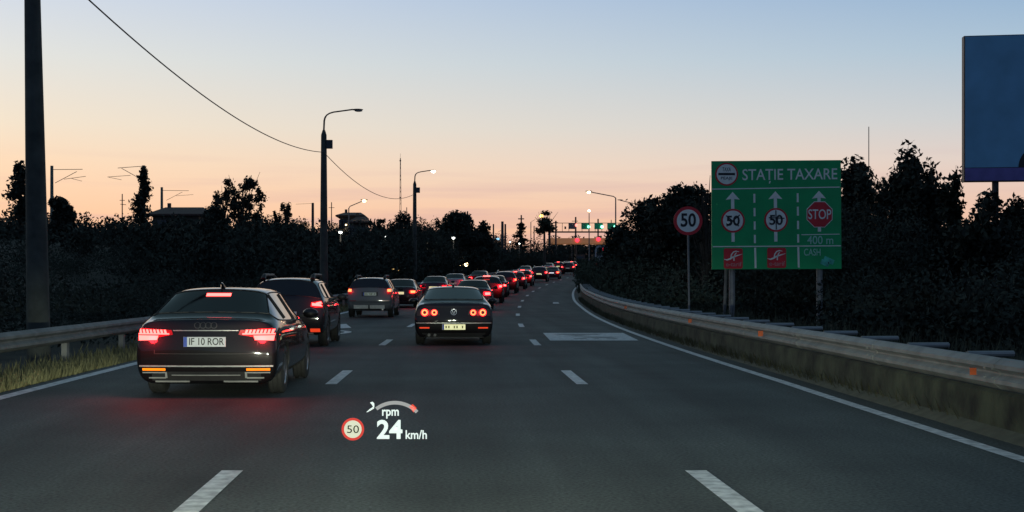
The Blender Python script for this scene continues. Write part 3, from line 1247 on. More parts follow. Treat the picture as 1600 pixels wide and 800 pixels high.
def near_coupe():
    root = EMP('saloon_car')
    wr = .325
    wheels = [(.90, 1.0), (.90, 3.75)]
    st = sedan_st(.93, .985, 1.39, 4.8, .52, 1.55, 2.2, 2.7, 3.55, belt=.94)
    me = make_body(st, wheels, wr, rear_glass=(3, 4), wind=(7, 8), side=(4, 8))
    bvh = split_body(me, root, M['paint_black'])
    rr = Rear(bvh, root)
    add_wheels(root, wheels, wr, 5)
    add_mirrors(root, .88, 3.2, .96, M['paint_black'])
    for s_ in (-1, 1):
        mb = MB()
        rr.quad(mb, ((s_ * .33, .72), (s_ * .86, .70), (s_ * .87, .86), (s_ * .36, .84)), .008, 12, 4)
        tl = mb.build('tail_light', M['plastic'], root, smooth=True)
        for (x, r_) in ((.68, .085), (.455, .072)):
            mb = MB()
            rr.disc(mb, s_ * x, .778, r_ * .50, r_ * .84, .018, 24)
            mb.build('round_lamp', M['tail_orange'], tl, smooth=True)
            mb = MB()
            rr.disc(mb, s_ * x, .778, r_ * .85, r_ * 1.06, .016, 24)
            mb.build('lamp_halo', M['tail_red'], tl, smooth=True)
        mb = MB()
        rr.rect(mb, s_ * .57, s_ * .80, .405, .435, .014, 8, 2)
        mb.build('reflector', M['reflector'], root, smooth=True)
    detail_lines(rr, root, [(-.88, .88, .525, .540)], M['satin'], 'bumper_trim', .012)
    detail_lines(rr, root, [(-.74, .74, .2, .30)], M['plastic'], 'lower_bumper', .008)
    detail_lines(rr, root, [(-.7, .7, .185, .200)], M['satin'], 'lower_trim', .014)
    detail_lines(rr, root, [(-.72, .72, .905, .912)], M['plastic'], 'boot_seam', .004)
    mb = MB()
    rr.disc(mb, 0, .79, .062, .072, .012, 24)
    rr.quad(mb, ((-.05, .835), (-.032, .835), (.004, .745), (-.008, .745)), .012, 2, 2)
    rr.quad(mb, ((.032, .835), (.05, .835), (.008, .745), (-.004, .745)), .012, 2, 2)
    mb.build('badge', M['chrome'], root)
    plate(rr, root, -.0, .44, .54, .125, M['plate_yellow'], None, True)
    mb = MB()
    mb.tube([(0, 1.9, 1.375), (0, 1.8, 1.43), (0, 1.76, 1.435)], [.035, .016, .004], 8)
    mb.build('roof_fin', M['paint_black'], root, smooth=True)
    for x in (-.58, -.44):
        mb = MB()
        y = rr.y(x, .26)
        mb.tube([(x, y + .2, .25), (x, y - .03, .25)], .035, 12)
        mb.build('exhaust_pipe', M['dark_metal'], root, smooth=True)
    tail_glow(root, .6, .78, 2.5, -.06)
    return root


def suv(paint_m, kind):
    root = EMP('suv_car')
    wr = .345
    w = .91
    roof = 1.60
    wheels = [(.885, .82), (.885, 3.35)]
    st = suv_st(w, 1.10 if kind == 'a' else 1.12, roof, 4.3, .30 if kind == 'a' else .24)
    me = make_body(st, wheels, wr, cap_glass=True, wind=(4, 5), side=(1, 5))
    bvh = split_body(me, root, paint_m)
    rr = Rear(bvh, root)
    add_wheels(root, wheels, wr, 5)
    add_mirrors(root, .87, 2.9, 1.08, M['plastic'])
    for s_ in (-1, 1):
        mb = MB()
        mb.tube([(s_ * .57, .42, roof - .05), (s_ * .57, .50, roof + .02), (s_ * .575, .66, roof + .058), (s_ * .575, 2.0, roof + .06), (s_ * .56, 2.4, roof - .04)], [.06, .055, .035, .03, .03], 8)
        mb.build('roof_rail', M['plastic'], root, smooth=True)
        if kind == 'a':       # flame shaped lamps wrapping the corner
            mb = MB()
            rr.quad(mb, ((s_ * .56, .93), (s_ * .88, .89), (s_ * .87, 1.08), (s_ * .58, 1.03)), .012, 10, 4)
            tl = mb.build('tail_light', M['tail_dim'], root, smooth=True)
            mb = MB()
            rr.quad(mb, ((s_ * .60, .955), (s_ * .84, .935), (s_ * .80, .985), (s_ * .60, 1.02)), .022, 6, 3)
            rr.quad(mb, ((s_ * .70, .99), (s_ * .83, 1.0), (s_ * .80, 1.05), (s_ * .68, 1.02)), .022, 6, 3)
            mb.build('brake_lamp', M['tail_core'], tl, smooth=True)
            mb = MB()
            rr.rect(mb, s_ * .56, s_ * .78, .35, .43, .016, 6, 3)
            mb.build('fog_lamp', M['reflector'], root, smooth=True)
            mb = MB()
            rr.rect(mb, s_ * .5, s_ * .62, .27, .33, .03, 6, 3)
            mb.build('exhaust_trim', M['skid'], root, smooth=True)
        else:
            mb = MB()
            rr.quad(mb, ((s_ * .70, .93), (s_ * .875, .92), (s_ * .845, 1.18), (s_ * .70, 1.16)), .012, 8, 5)
            tl = mb.build('tail_light', M['tail_dim'], root, smooth=True)
            mb = MB()
            rr.quad(mb, ((s_ * .71, 1.03), (s_ * .855, 1.03), (s_ * .84, 1.14), (s_ * .71, 1.13)), .022, 6, 3)
            mb.build('brake_lamp', M['tail_orange'], tl, smooth=True)
            mb = MB()
            rr.rect(mb, s_ * .52, s_ * .78, .655, .685, .014, 6, 2)
            mb.build('reflector', M['red_lens'], root, smooth=True)
    if kind == 'a':
        detail_lines(rr, root, [(-.82, .82, .34, .56)], M['plastic'], 'bumper', .006)
        plate(rr, root, 0, .76, .52, .12, M['plate_white'], None, False)
        detail_lines(rr, root, [(-.5, .5, .345, .375)], M['skid'], 'skid_plate', .012)
        tail_glow(root, .7, 1.0, 4, -.06)
    else:
        detail_lines(rr, root, [(-.83, .83, .40, .66)], M['paint_grey'], 'bumper', .02)
        detail_lines(rr, root, [(-.30, .34, .86, 1.02)], M['plastic'], 'plate_recess', .008)
        plate(rr, root, .02, .94, .52, .12, M['plate_dim'], None, True)
        detail_lines(rr, root, [(-.62, -.05, .36, .50), (.02, .60, .36, .50)], M['skid'], 'skid_plate', .035)
        detail_lines(rr, root, [(-.70, .66, .325, .36)], M['plastic'], 'skid_gap', .03)
        mb = MB()
        y = rr.y(.5, .36)
        mb.tube([(.52, y + .2, .33), (.52, y - .05, .33)], .04, 12)
        mb.build('exhaust_pipe', M['chrome'], root, smooth=True)
        tail_glow(root, .75, 1.08, 1.0, -.06)
    # wiper
    detail_lines(rr, root, [(-.30, .12, 1.20, 1.212)], M['plastic'], 'wiper', .012)
    return root


def queue_car(kind):
    """prototypes of the small cars farther up the queue"""
    root = EMP({'saloon': 'saloon_car', 'hatch': 'hatchback_car', 'estate': 'suv_car'}[kind])
    wr = .315
    wheels = [(.88, .9), (.88, 3.5)] if kind == 'saloon' else [(.87, .72), (.87, 3.25)]
    if kind == 'saloon':
        st = sedan_st(.90, 1.02, 1.44, 4.6, .48, 1.2, 2.1, 2.7, 3.4)
        me = make_body(st, wheels, wr, rear_glass=(3, 4), wind=(7, 8), side=(4, 8))
        lz, lx, pz = .80, (.50, .85), .74
    else:
        roof = 1.48 if kind == 'hatch' else 1.62
        st = suv_st(.89, 1.02 if kind == 'hatch' else 1.1, roof, 4.15, .4 if kind == 'hatch' else .3)
        me = make_body(st, wheels, wr, cap_glass=True, wind=(4, 5), side=(1, 5))
        lz, lx, pz = (.92, (.60, .86), .78) if kind == 'hatch' else (1.0, (.64, .87), .84)
    bvh = split_body(me, root, M['paint_black'])
    rr = Rear(bvh, root)
    add_wheels(root, wheels, wr)
    add_mirrors(root, .87, 2.9, 1.0, M['plastic'])
    for s_ in (-1, 1):
        mb = MB()
        rr.rect(mb, s_ * (lx[0] + .01), s_ * lx[1], lz - .08, lz + .09, .012, 6, 4)
        tl = mb.build('tail_light', M['tail_red'], root, smooth=True)
        mb = MB()
        rr.rect(mb, s_ * (lx[0] + .09), s_ * (lx[1] - .03), lz - .05, lz + .06, .024, 5, 3)
        mb.build('brake_lamp', M['tail_core'], tl, smooth=True)
        mb = MB()
        rr.rect(mb, s_ * .55, s_ * .78, .38, .42, .014, 6, 2)
        mb.build('reflector', M['red_lens'], root, smooth=True)
    detail_lines(rr, root, [(-.8, .8, .26, .36)], M['plastic'], 'lower_bumper', .008)
    plate(rr, root, 0, pz, .52, .12, M['plate_yellow'], None, False, eu=False)
    if kind == 'estate':
        for s_ in (-1, 1):
            mb = MB()
            mb.tube([(s_ * .56, .5, roof - .05), (s_ * .56, .6, roof + .05), (s_ * .565, 2.0, roof + .05), (s_ * .55, 2.3, roof - .05)], .028, 8)
            mb.build('roof_rail', M['chrome'], root, smooth=True)
    tail_glow(root, .7, lz, 9, -.12)
    return root


def heading(d):
    return -math.atan2(cx(d + 2) - cx(d - 2), 4)


def place_car(root, px, d, label, cat, group=None, x=None, rot=None):
    root.location = (PX(px, d) if x is None else x, d, rz(d + 1))
    sl = math.atan2(rz(d + 4) - rz(d), 4)
    root.rotation_euler = (sl, 0, heading(d + 2) if rot is None else rot)
    tag(root, label, cat, group)
    return root


QG = 'cars queuing towards the toll station'
a1 = place_car(near_saloon(), 321, 17.2, 'glossy black saloon with bright red toothed tail lights and white number plate', 'car', QG, rot=R(-.3))
s1 = place_car(suv(M['paint_dark'], 'a'), 446, 30.6, 'dark SUV with chunky roof rails directly ahead of the near black saloon', 'car', QG)
s2 = place_car(suv(M['paint_grey'], 'b'), 577, 53, 'grey SUV with upright tail lights and pale skid plate in the left lane', 'car', QG)
b1 = place_car(near_coupe(), 709, 31.4, 'sleek black four-door coupe with four round tail lamps in the middle lane', 'car', QG, rot=0)

PROT = {k: queue_car(k) for k in ('saloon', 'hatch', 'estate')}
USED = set()


def qcar(kind, px, d, paint_m, label, platem='plate_yellow', core='tail_core', red='tail_red', high=None, sc=1.0):
    if kind in USED:
        o = copy_tree(PROT[kind])
    else:
        o = PROT[kind]
        USED.add(kind)
    place_car(o, px, d, label, 'car', QG)
    o.scale = (sc, sc, sc)

    def setm(q, m, i=0):
        q.material_slots[i].link = 'OBJECT'
        q.material_slots[i].material = m
    for ch in o.children:
        n_ = ch.name.split('.')[0]
        if n_ == 'body':
            setm(ch, M[paint_m])
        if n_ == 'licence_plate':
            setm(ch, M[platem])
        if n_ == 'tail_light':
            setm(ch, M[red])
            for g in ch.children:
                setm(g, M[core])
    if high:      # third brake light behind the rear window
        mb = MB()
        z, y = (1.33, 1.0) if kind == 'saloon' else (1.47, .27)
        mb.box((0, y, z), (.36, .03, .055))
        mb.build('high_brake_light', M['tail_core'], o)
    return o


qcar('saloon', 623, 67, 'paint_black', 'black saloon with a lit number plate just ahead of the grey SUV', core='tail_orange', red='tail_dim')
qcar('saloon', 677, 84, 'paint_navy', 'dark blue saloon in the left lane, right behind a pale saloon', core='tail_red', red='tail_dim')
qcar('saloon', 708, 99, 'paint_silver', 'pale silver saloon in the left lane ahead of the dark blue saloon', 'plate_dim', core='tail_dim', red='red_lens')
qcar('saloon', 747, 120, 'paint_maroon', 'maroon saloon in the left lane behind the tall red hatchback glow', core='tail_core')
qcar('saloon', 738, 62, 'paint_dark', 'dark saloon in the middle lane half hidden by the four-door coupe', core='tail_core')
qcar('hatch', 760, 75, 'paint_red', 'red hatchback with a glowing high brake light in the middle lane', high=True, sc=1.04)
qcar('saloon', 771, 88, 'paint_dark', 'grey saloon squeezed between the red hatchback and the railed SUV', core='tail_core')
qcar('estate', 788.5, 98, 'paint_maroon', 'dark red SUV with silver roof rails and a bluish-white plate', 'plate_lit_white', core='tail_orange')
qcar('hatch', 804, 111, 'paint_dark', 'dark hatchback just ahead of the railed dark red SUV', core='tail_core')
qcar('hatch', 816, 122, 'paint_red', 'bright red hatchback farther up the middle lane with glowing lamps', core='tail_core')
qcar('saloon', 819, 166, 'paint_silver', 'silver saloon in the left lane above the bright red hatchback', core='tail_core')
qcar('estate', 842, 142, 'paint_black', 'black SUV with a glowing yellow plate far up the middle lane')
qcar('saloon', 862, 156, 'paint_navy', 'navy saloon with a white plate ahead of the black SUV', 'plate_lit_white', core='tail_orange')
qcar('saloon', 855, 199, 'paint_silver', 'silver saloon at the far bend in the left lane with pink glow', core='tail_core')
qcar('estate', 887, 187, 'paint_black', 'black SUV with strong red lamps at the far right of the queue', 'plate_dim', sc=1.04)
qcar('hatch', 872, 214, 'paint_dark', 'tiny dark hatchback behind the roofs at the far bend', core='tail_core')
qcar('saloon', 884, 232, 'paint_white', 'tiny white saloon farthest along the left lane', core='tail_core')
qcar('hatch', 893, 222, 'paint_red', 'tiny red hatchback at the end of the visible middle lane', core='tail_core')


# ------------------------------------------------------------------ lamp posts on the left, cables
def lamp_post(px, d, label, top_py, base_w, top_w, arm, lit, lean=0.0, offtop=None):
    x = PX(px, d)
    z0 = rz(d) - .1
    zt = offtop if offtop else PZ(top_py, d)
    root = empty('lamp_post', (x, d, z0), label, 'lamp post', 'concrete lamp posts along the left verge')
    h = zt - z0
    mb = MB()
    n = 10
    secs = [(0, base_w / 2), (h * .5, (base_w + top_w) / 4), (h - .25, top_w / 2), (h, top_w * .22)]
    mb.tube([(lean * z_, 0, z_) for z_, r_ in secs], [r_ for z_, r_ in secs], n)
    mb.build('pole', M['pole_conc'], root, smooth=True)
    mb = MB()
    a = arm
    pts = [(lean * h, 0, h - .5), (lean * h, 0, h), (lean * h + .02, 0, h + a[1] * .45), (lean * h + .06, 0, h + a[1] * .60), (lean * h + .14, 0, h + a[1] * .72), (lean * h + .28, 0, h + a[1] * .81), (lean * h + .48, 0, h + a[1] * .87), (lean * h + a[0], 0, h + a[1])]
    mb.tube(pts, [.045] * 4 + [.036] * (len(pts) - 4), 8)
    mb.build('arm', M['dark_metal'], root, smooth=True)
    mb = MB()
    e = pts[-1]
    mb.add(*ellipsoid((e[0] + .22, 0, e[2] - .01), (.30, .11, .05)))
    hd = mb.build('lamp_head', M['dark_metal'], root, smooth=True)
    mb = MB()
    mb.add(*ellipsoid((e[0] + .28, 0, e[2] - .07), (.2, .10, .05)))
    mb.build('lamp_lens', M['lamp_white'] if lit else M['galv'], hd, smooth=True)
    if lit:
        mb = MB()
        mb.add(*ellipsoid((e[0] + .30, 0, e[2] - .09), (.12, .12, .11)))
        mb.build('lamp_bulb', M['lamp_white'], hd, smooth=True)
    mb = MB()
    mb.box((base_w * .42 + .1, -.02, h - .72), (.30, .26, .42))
    mb.box((base_w * .30, 0, h - .72), (.12, .05, .08))
    mb.build('service_box', M['dark_metal'], root)
    return root, x, zt


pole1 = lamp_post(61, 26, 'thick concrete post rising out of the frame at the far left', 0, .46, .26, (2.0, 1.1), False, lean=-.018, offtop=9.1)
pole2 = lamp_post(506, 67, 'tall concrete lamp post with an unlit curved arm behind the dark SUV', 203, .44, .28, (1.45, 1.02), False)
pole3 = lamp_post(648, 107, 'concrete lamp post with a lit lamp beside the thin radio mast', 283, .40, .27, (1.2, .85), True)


def cable(name, a, b, sag, r_, label):
    pts = []
    for i in range(33):
        t = i / 32
        p = Vector(a).lerp(Vector(b), t)
        p.z -= 4 * sag * t * (1 - t)
        pts.append(p)
    mb = MB()
    mb.tube(pts, r_, 6)
    o = mb.build(name, M['wire'], smooth=True)
    return tag(o, label, 'cable')


att1 = (pole1[1] - .1, 26, 7.95)
att2 = (pole2[1], 67, 7.95)
att3 = (pole3[1], 107, PZ(303, 107))
cable('overhead_cable', att1, att2, .93, .018, 'sagging overhead cable from the far left post to the unlit lamp post')
cable('overhead_cable', att2, att3, 1.15, .018, 'sagging overhead cable between the unlit and the lit lamp post')


# ------------------------------------------------------------------ road signs on the right
def signpost(name, label, px, d, zt, r_, m):
    pass


# speed limit sign
d = 41.0
sx = PX(1075, d)
gz = ground_z(sx - cx(d), d)
root = empty('speed_sign', (sx, d, gz), 'round red-rimmed speed limit sign reading 50 on a thin pole', 'road sign')
k = d / F
zc = PZ(345, d) - gz
mb = MB()
mb.tube([(.06, .03, -.4), (0, .03, zc + .3)], .032, 10)
mb.build('pole', M['post_grey'], root, smooth=True)
mb = MB()
mb.disc(0, zc, 22.5 * k, -.02, .0, 48)
mb.disc(0, zc, 22.0 * k, .0, .012, 48)
pn = mb.build('sign_disc', M['sign_red'], root)
mb = MB()
mb.disc(0, zc, 17.6 * k, -.026, -.019, 48)
mb.build('white_field', M['sign_white'], pn)
text_mesh('50', .56, M['sign_black'], 'numerals', pn, (0, -.03, zc), .008, sx=.86, bold=.012)

# large toll station board
d = 41.0
KX = d / F


def BX(px):
    return (px - 1213) * KX


BZ0 = PZ(336, d)


def BZ(py):
    return BZ0 - (py - 336) * KX


sx = PX(1213, d)
gz = ground_z(sx - cx(d), d)
root = empty('toll_sign', (sx, d, 0), 'large green board announcing STATIE TAXARE with three lanes', 'road sign', rot=R(1.2))
mb = MB()
mb.prism([(BX(1111), BZ(252)), (BX(1111.5), BZ(421)), (BX(1315), BZ(420)), (BX(1314), BZ(250))], -.03, .02)
mb.build('board', M['sign_green'], root)
mb = MB()
for zz in (270, 330, 395):
    mb.box((BX(1213), .05, BZ(zz)), (3.9, .05, .07))
mb.build('back_frame', M['sign_back'], root)
for px in (1145, 1283):
    mb = MB()
    mb.tube([(BX(px), .14, gz - .5), (BX(px), .14, BZ(255))], .095, 14)
    mb.build('post', M['post_grey'], root, smooth=True)
    if px == 1145:
        mb = MB()
        mb.tube([(BX(1139), .9, gz - .5), (BX(1141), .22, BZ(330))], .05, 10)
        mb.build('brace', M['post_grey'], root, smooth=True)
mb = MB()
F0, F1 = -.036, -.0305      # a sheet just proud of the board


def line(mb, x0, y0, x1, y1, w_):
    a, b = Vector((BX(x0), BZ(y0))), Vector((BX(x1), BZ(y1)))
    t = (b - a).normalized() * 0 + Vector((-(b - a).y, (b - a).x)).normalized() * w_ * KX / 2
    mb.prism([tuple(a + t), tuple(a - t), tuple(b - t), tuple(b + t)], F0, F1)


line(mb, 1112, 295.8, 1312, 292.3, 1.6)
line(mb, 1113, 385.5, 1314, 384, 1.6)
line(mb, 1252, 366.8, 1312, 365.8, 1.2)
for x0, ys_ in ((1178, ((303, 317), (325, 338), (346, 359), (367, 380))), (1246, ((302, 316), (323, 337), (345, 358), (366, 379)))):
    for (ya, yb) in ys_:
        line(mb, x0 + (ya - 300) * .012, ya, x0 + (yb - 300) * .012, yb, 3)
line(mb, 1179.3, 387, 1180, 419, 3)
line(mb, 1247, 386, 1247.8, 418, 3)
for x0, ytip, ycut, yend in ((1144, 300, 332, 378), (1211, 299, 332, 377.5), (1279.5, 298, 320, 362)):
    mb.prism([(BX(x0 - 11), BZ(ytip + 12.5)), (BX(x0 - 3), BZ(ytip + 11.2)), (BX(x0 + 3), BZ(ytip + 11.2)), (BX(x0 + 11), BZ(ytip + 12)), (BX(x0), BZ(ytip))], F0, F1)
    line(mb, x0, ytip + 11.2, x0 + .8, yend, 5)
mb.build('lane_lines', M['sign_white'], root)
# heading, with the comma under the T
t0 = text_mesh('STATIE TAXARE', 26 * KX, M['sign_white'], 'heading', root, (BX(1233.5), -.034, BZ(272.8)), .006, sx=.86, bold=.004)
xs = [v.co.x for v in t0.data.vertices]
zs = [v.co.z for v in t0.data.vertices]
w0, h0 = max(xs) - min(xs), max(zs) - min(zs)
cxx, czz = (max(xs) + min(xs)) / 2, (max(zs) + min(zs)) / 2
for v in t0.data.vertices:
    v.co.x = BX(1233.8) + (v.co.x - cxx) * (149 * KX / w0)
    v.co.z = BZ(272.6 - (v.co.x / KX) * .012) + (v.co.z - czz) * (17.5 * KX / h0)
mb = MB()
mb.prism([(BX(1201.5), BZ(283)), (BX(1204), BZ(283)), (BX(1202.5), BZ(287)), (BX(1201), BZ(287))], F0, F1)
q = mb.build('comma', M['sign_white'], root)
join_into(t0, [q])


def fit_text(txt, x0, x1, y0, y1, m, name, parent, depth_y=-.034, bold=.002, slope=0):
    t = text_mesh(txt, .3, m, name, parent, (0, depth_y, 0), .005, bold=bold)
    co = [v.co.copy() for v in t.data.vertices]
    a0, a1 = min(c.x for c in co), max(c.x for c in co)
    c0, c1 = min(c.z for c in co), max(c.z for c in co)
    for v in t.data.vertices:
        v.co.x = BX(x0) + (v.co.x - a0) / (a1 - a0) * (BX(x1) - BX(x0))
        v.co.z = BZ(y1) + (v.co.z - c0) / (c1 - c0) * (BZ(y0) - BZ(y1))
    return t


fit_text('400 m', 1261, 1302, 368.5, 381.5, M['sign_pale'], 'distance', root)
fit_text('CASH', 1256, 1282, 388.5, 399.5, M['sign_pale'], 'cash_wording', root)
# toll disc
mb = MB()
mb.disc(BX(1134.5), BZ(272.5), 18 * KX, -.042, -.031, 44)
tdisc = mb.build('toll_disc', M['sign_red'], root)
mb = MB()
mb.disc(BX(1134.5), BZ(272.5), 15.6 * KX, -.047, -.041, 44)
mb.build('white_field', M['sign_white'], tdisc)
mb = MB()
mb.box((BX(1134.5), -.049, BZ(272.3)), (26 * KX, .004, 3.6 * KX))
mb.build('bar', M['sign_black'], tdisc)
fit_text('TAXA', 1128, 1141, 262, 268, M['sign_black'], 'upper_wording', tdisc, -.049, .001)
fit_text('PEAJE', 1125.5, 1143.5, 276.5, 282, M['sign_black'], 'lower_wording', tdisc, -.049, .001)
# crossed-out 50 discs
for x0, y0, crossed in ((1144.5, 345, 0), (1212, 343.7, 1)):
    mb = MB()
    mb.disc(BX(x0), BZ(y0), 18.6 * KX, -.042, -.031, 44)
    dsc = mb.build('speed_disc', M['sign_red'], root)
    mb = MB()
    mb.disc(BX(x0), BZ(y0), 15.8 * KX, -.047, -.041, 44)
    mb.build('white_field', M['sign_white'], dsc)
    fit_text('50', x0 - 10.5, x0 + 10.5, y0 - 8, y0 + 8, M['sign_black'], 'numerals', dsc, -.050, .006)
    mb = MB()
    segs = [((x0 - 10, y0 + 8.5), (x0 + 10.5, y0 - 9)), ((x0 - 11, y0 - 8), (x0 + 9, y0 + 8.5))] if not crossed else [((x0 - 11.5, y0 - 3.5), (x0 + 13, y0 - 2.5)), ((x0 - .5, y0 - 15), (x0 + .3, y0 + 15))]
    for (a, b) in segs:
        p, q_ = Vector((BX(a[0]), BZ(a[1]))), Vector((BX(b[0]), BZ(b[1])))
        t = Vector((-(q_ - p).y, (q_ - p).x)).normalized() * .8 * KX
        mb.prism([tuple(p + t), tuple(p - t), tuple(q_ - t), tuple(q_ + t)], -.056, -.0535)
    mb.build('black_tape', M['sign_black'], dsc)
# STOP octagon
mb = MB()
mb.disc(BX(1280.4), BZ(335), 22 * KX, -.041, -.031, 8, ph=math.pi / 8)
sd_ = mb.build('stop_octagon', M['sign_white'], root)
mb = MB()
mb.disc(BX(1280.4), BZ(335), 20.9 * KX, -.046, -.040, 8, ph=math.pi / 8)
mb.build('red_field', M['sign_red'], sd_)
fit_text('STOP', 1262.5, 1298.5, 327, 342.5, M['sign_white'], 'stop_wording', sd_, -.049, .003)
# electronic fare emblems
for x0, y0 in ((1145, 404), (1213, 403)):
    mb = MB()
    c, r_ = (BX(x0), BZ(y0)), 14.8 * KX
    pts = []
    for qx, qz in ((1, 1), (-1, 1), (-1, -1), (1, -1)):
        for i in range(5):
            a = math.atan2(qz, qx) - math.pi / 4 + math.pi / 2 * i / 4
            pts.append((c[0] + qx * (r_ - .06) + .06 * math.cos(a), c[1] + qz * (r_ - .04) + .06 * math.sin(a)))
    mb.prism(pts, -.040, -.031)
    lg = mb.build('fare_emblem', M['sign_red'], root)

    def curve_stroke(mb, pts_, ws):
        n_ = len(pts_)
        vs = []
        for i, (x, y) in enumerate(pts_):
            a = Vector(pts_[max(0, i - 1)])
            b = Vector(pts_[min(n_ - 1, i + 1)])
            t = Vector((-(b - a).y, (b - a).x)).normalized() * ws[i] / 2
            for s_ in (1, -1):
                vs.append((BX(x0 + x + s_ * t.x), BZ(y0 + y + s_ * t.y)))
        poly = vs[0::2] + vs[1::2][::-1]
        mb.prism(poly, -.046, -.0395)
    mb = MB()
    curve_stroke(mb, [(-14.5, 1), (-10, 2.2), (-5, .5), (0, -2.5), (6, -4.5), (14, -7)], [.6, 2.2, 2.6, 2.4, 1.8, .4])
    mb.build('road_stroke', M['sign_white'], lg)
    mb = MB()
    curve_stroke(mb, [(-4, -1), (-3, -6), (0, -10), (4, -11.5), (9, -10.5)], [1.8, 1.8, 1.8, 1.6, .7])
    mb.build('bridge_stroke', M['sign_white'], lg)
    mb = MB()
    curve_stroke(mb, [(1, 3.5), (1, -1), (2.5, -6), (5, -9.5)], [1.8, 1.8, 1.6, .9])
    mb.build('bridge_stroke', M['sign_white'], lg)
    fit_text('e-tarif', x0 - 11.5, x0 + 13, y0 + 5.2, y0 + 12.2, mat('emblem_pink', (.5, .25, .25), .5), 'emblem_wording', lg, -.043, .001)
# banknote picture under CASH
mb = MB()
rot = Matrix.Rotation(R(24), 3, 'Y')
for dx, dz, w_ in ((0, 0, 17), (-6, 4, 14)):
    mb.box((BX(1295 + dx), -.034 - .003 * (dx < 0), BZ(407 + dz)), (w_ * KX, .005, 8 * KX), rot)
mb.build('banknote_picture', mat('banknote_green', (.06, .48, .36), .5, var=.5, scale=8), root)

# ------------------------------------------------------------------ billboard
d = 45.0
xl, zb_, zt_ = PX(1506.5, d), PZ(284, d), PZ(56, d)
gz = ground_z(xl + 2 - cx(d), d)
root = empty('billboard', (xl, d, gz), 'huge dark blue billboard standing above the trees at the right edge', 'billboard', rot=R(-9))
hb, ht = zb_ - gz, zt_ - gz
mb = MB()
mb.box((4.5, .18, (hb + ht) / 2), (9.0, .34, ht - hb))
mb.build('frame', M['dark_metal'], root)
M['poster_blue'] = mat('poster_blue', (.16, .39, .58), .55, var=.12, scale=1.2, detail=7)
M['poster_violet'] = mat('poster_violet', (.15, .12, .36), .55, var=.2, scale=2)
mb = MB()
mb.box((4.5, -.004, (hb + ht) / 2 + .22), (8.94, .02, ht - hb - .5))
ps = mb.build('poster', M['poster_blue'], root)
mb = MB()
mb.box((4.5, -.004, hb + .24), (8.94, .02, .42))
mb.build('poster_band', M['poster_violet'], root)
mb = MB()
mb.prism([(1.72 + .5 * (1 - math.cos(a)), hb + .46 + .62 * math.sin(a)) for a in [i * math.pi / 2 / 10 for i in range(11)]] + [(3.4, hb + 1.1), (3.4, hb + .46)], -.022, -.0145)
mb.build('poster_figure', M['sign_black'], root)
for x in (1.05, 4.5, 7.9):
    mb = MB()
    mb.tube([(x, .25, -.5), (x, .25, hb + .3)], .11, 12)
    mb.build('leg', M['dark_metal'], root, smooth=True)
mb = MB()
for i in range(18):
    mb.box((3.2 + i * .18, .25, hb - .5), (.03, .03, .9))
mb.box((4.6, .25, hb - .35), (3.4, .04, .04))
mb.build('catwalk_lattice', M['dark_metal'], root)

# ------------------------------------------------------------------ toll station far ahead
d = 300.0
root = empty('sign_gantry', (PX(930, d), d, rz(d)), 'long dark gantry carrying green lane signs above the toll approach', 'gantry')
g0 = rz(d)
mb = MB()
xa, xb = PX(858, d) - PX(930, d), PX(1002, d) - PX(930, d)
mb.box(((xa + xb) / 2, 0, PZ(362.5, d) - g0), (xb - xa, .5, .32))
mb.box(((xa + xb) / 2, 0, PZ(348.5, d) - g0), (xb - xa, .15, .12))
for i in range(15):
    x = xa + (xb - xa) * i / 14
    mb.box((x, 0, PZ(355, d) - g0), (.10, .12, PZ(348, d) - PZ(362, d)))
mb.build('beam', M['dark_metal'], root)
for px in (858.5, 1001):
    mb = MB()
    mb.box((PX(px, d) - PX(930, d), 0, (PZ(348, d) - g0) / 2), (.5, .5, PZ(348, d) - g0))
    mb.build('leg', M['dark_metal'], root)
M['gantry_green'] = mat('gantry_green', (.01, .22, .12), .5, var=.3, scale=2, emit=(.05, .6, .3), es=.05, sample=False)
for px, w_ in ((914.5, 13), (935, 13), (955.5, 14)):
    mb = MB()
    mb.box((PX(px, d) - PX(930, d), -.4, PZ(353.5, d) - g0), (w_ * d / F, .2, 9.5 * d / F))
    sg = mb.build('lane_sign', M['gantry_green'], root)
    mb = MB()
    mb.add(*ellipsoid((PX(px + (5 if px < 950 else 5), d) - PX(930, d), -.7, PZ(354.5, d) - g0), (.32, .2, .34)))
    mb.build('green_signal', M['sig_green'], sg, smooth=True)
mb = MB()
mb.box((PX(894, d) - PX(930, d), -.4, PZ(353.5, d) - g0), (12 * d / F, .2, 9 * d / F))
sg = mb.build('lane_sign', M['sign_back'], root)
mb = MB()
mb.add(*ellipsoid((PX(900, d) - PX(930, d), -.7, PZ(352, d) - g0), (.28, .2, .34)))
mb.build('red_signal', mat('pinkish_signal', (.4, .1, .1), .4, emit=(1, .25, .2), es=2.5, sample=False), sg, smooth=True)
mb = MB()
mb.box((PX(883, d) - PX(930, d), -.4, PZ(356, d) - g0), (2.6 * d / F, .3, 4 * d / F))
mb.build('camera_box', M['dark_metal'], root)

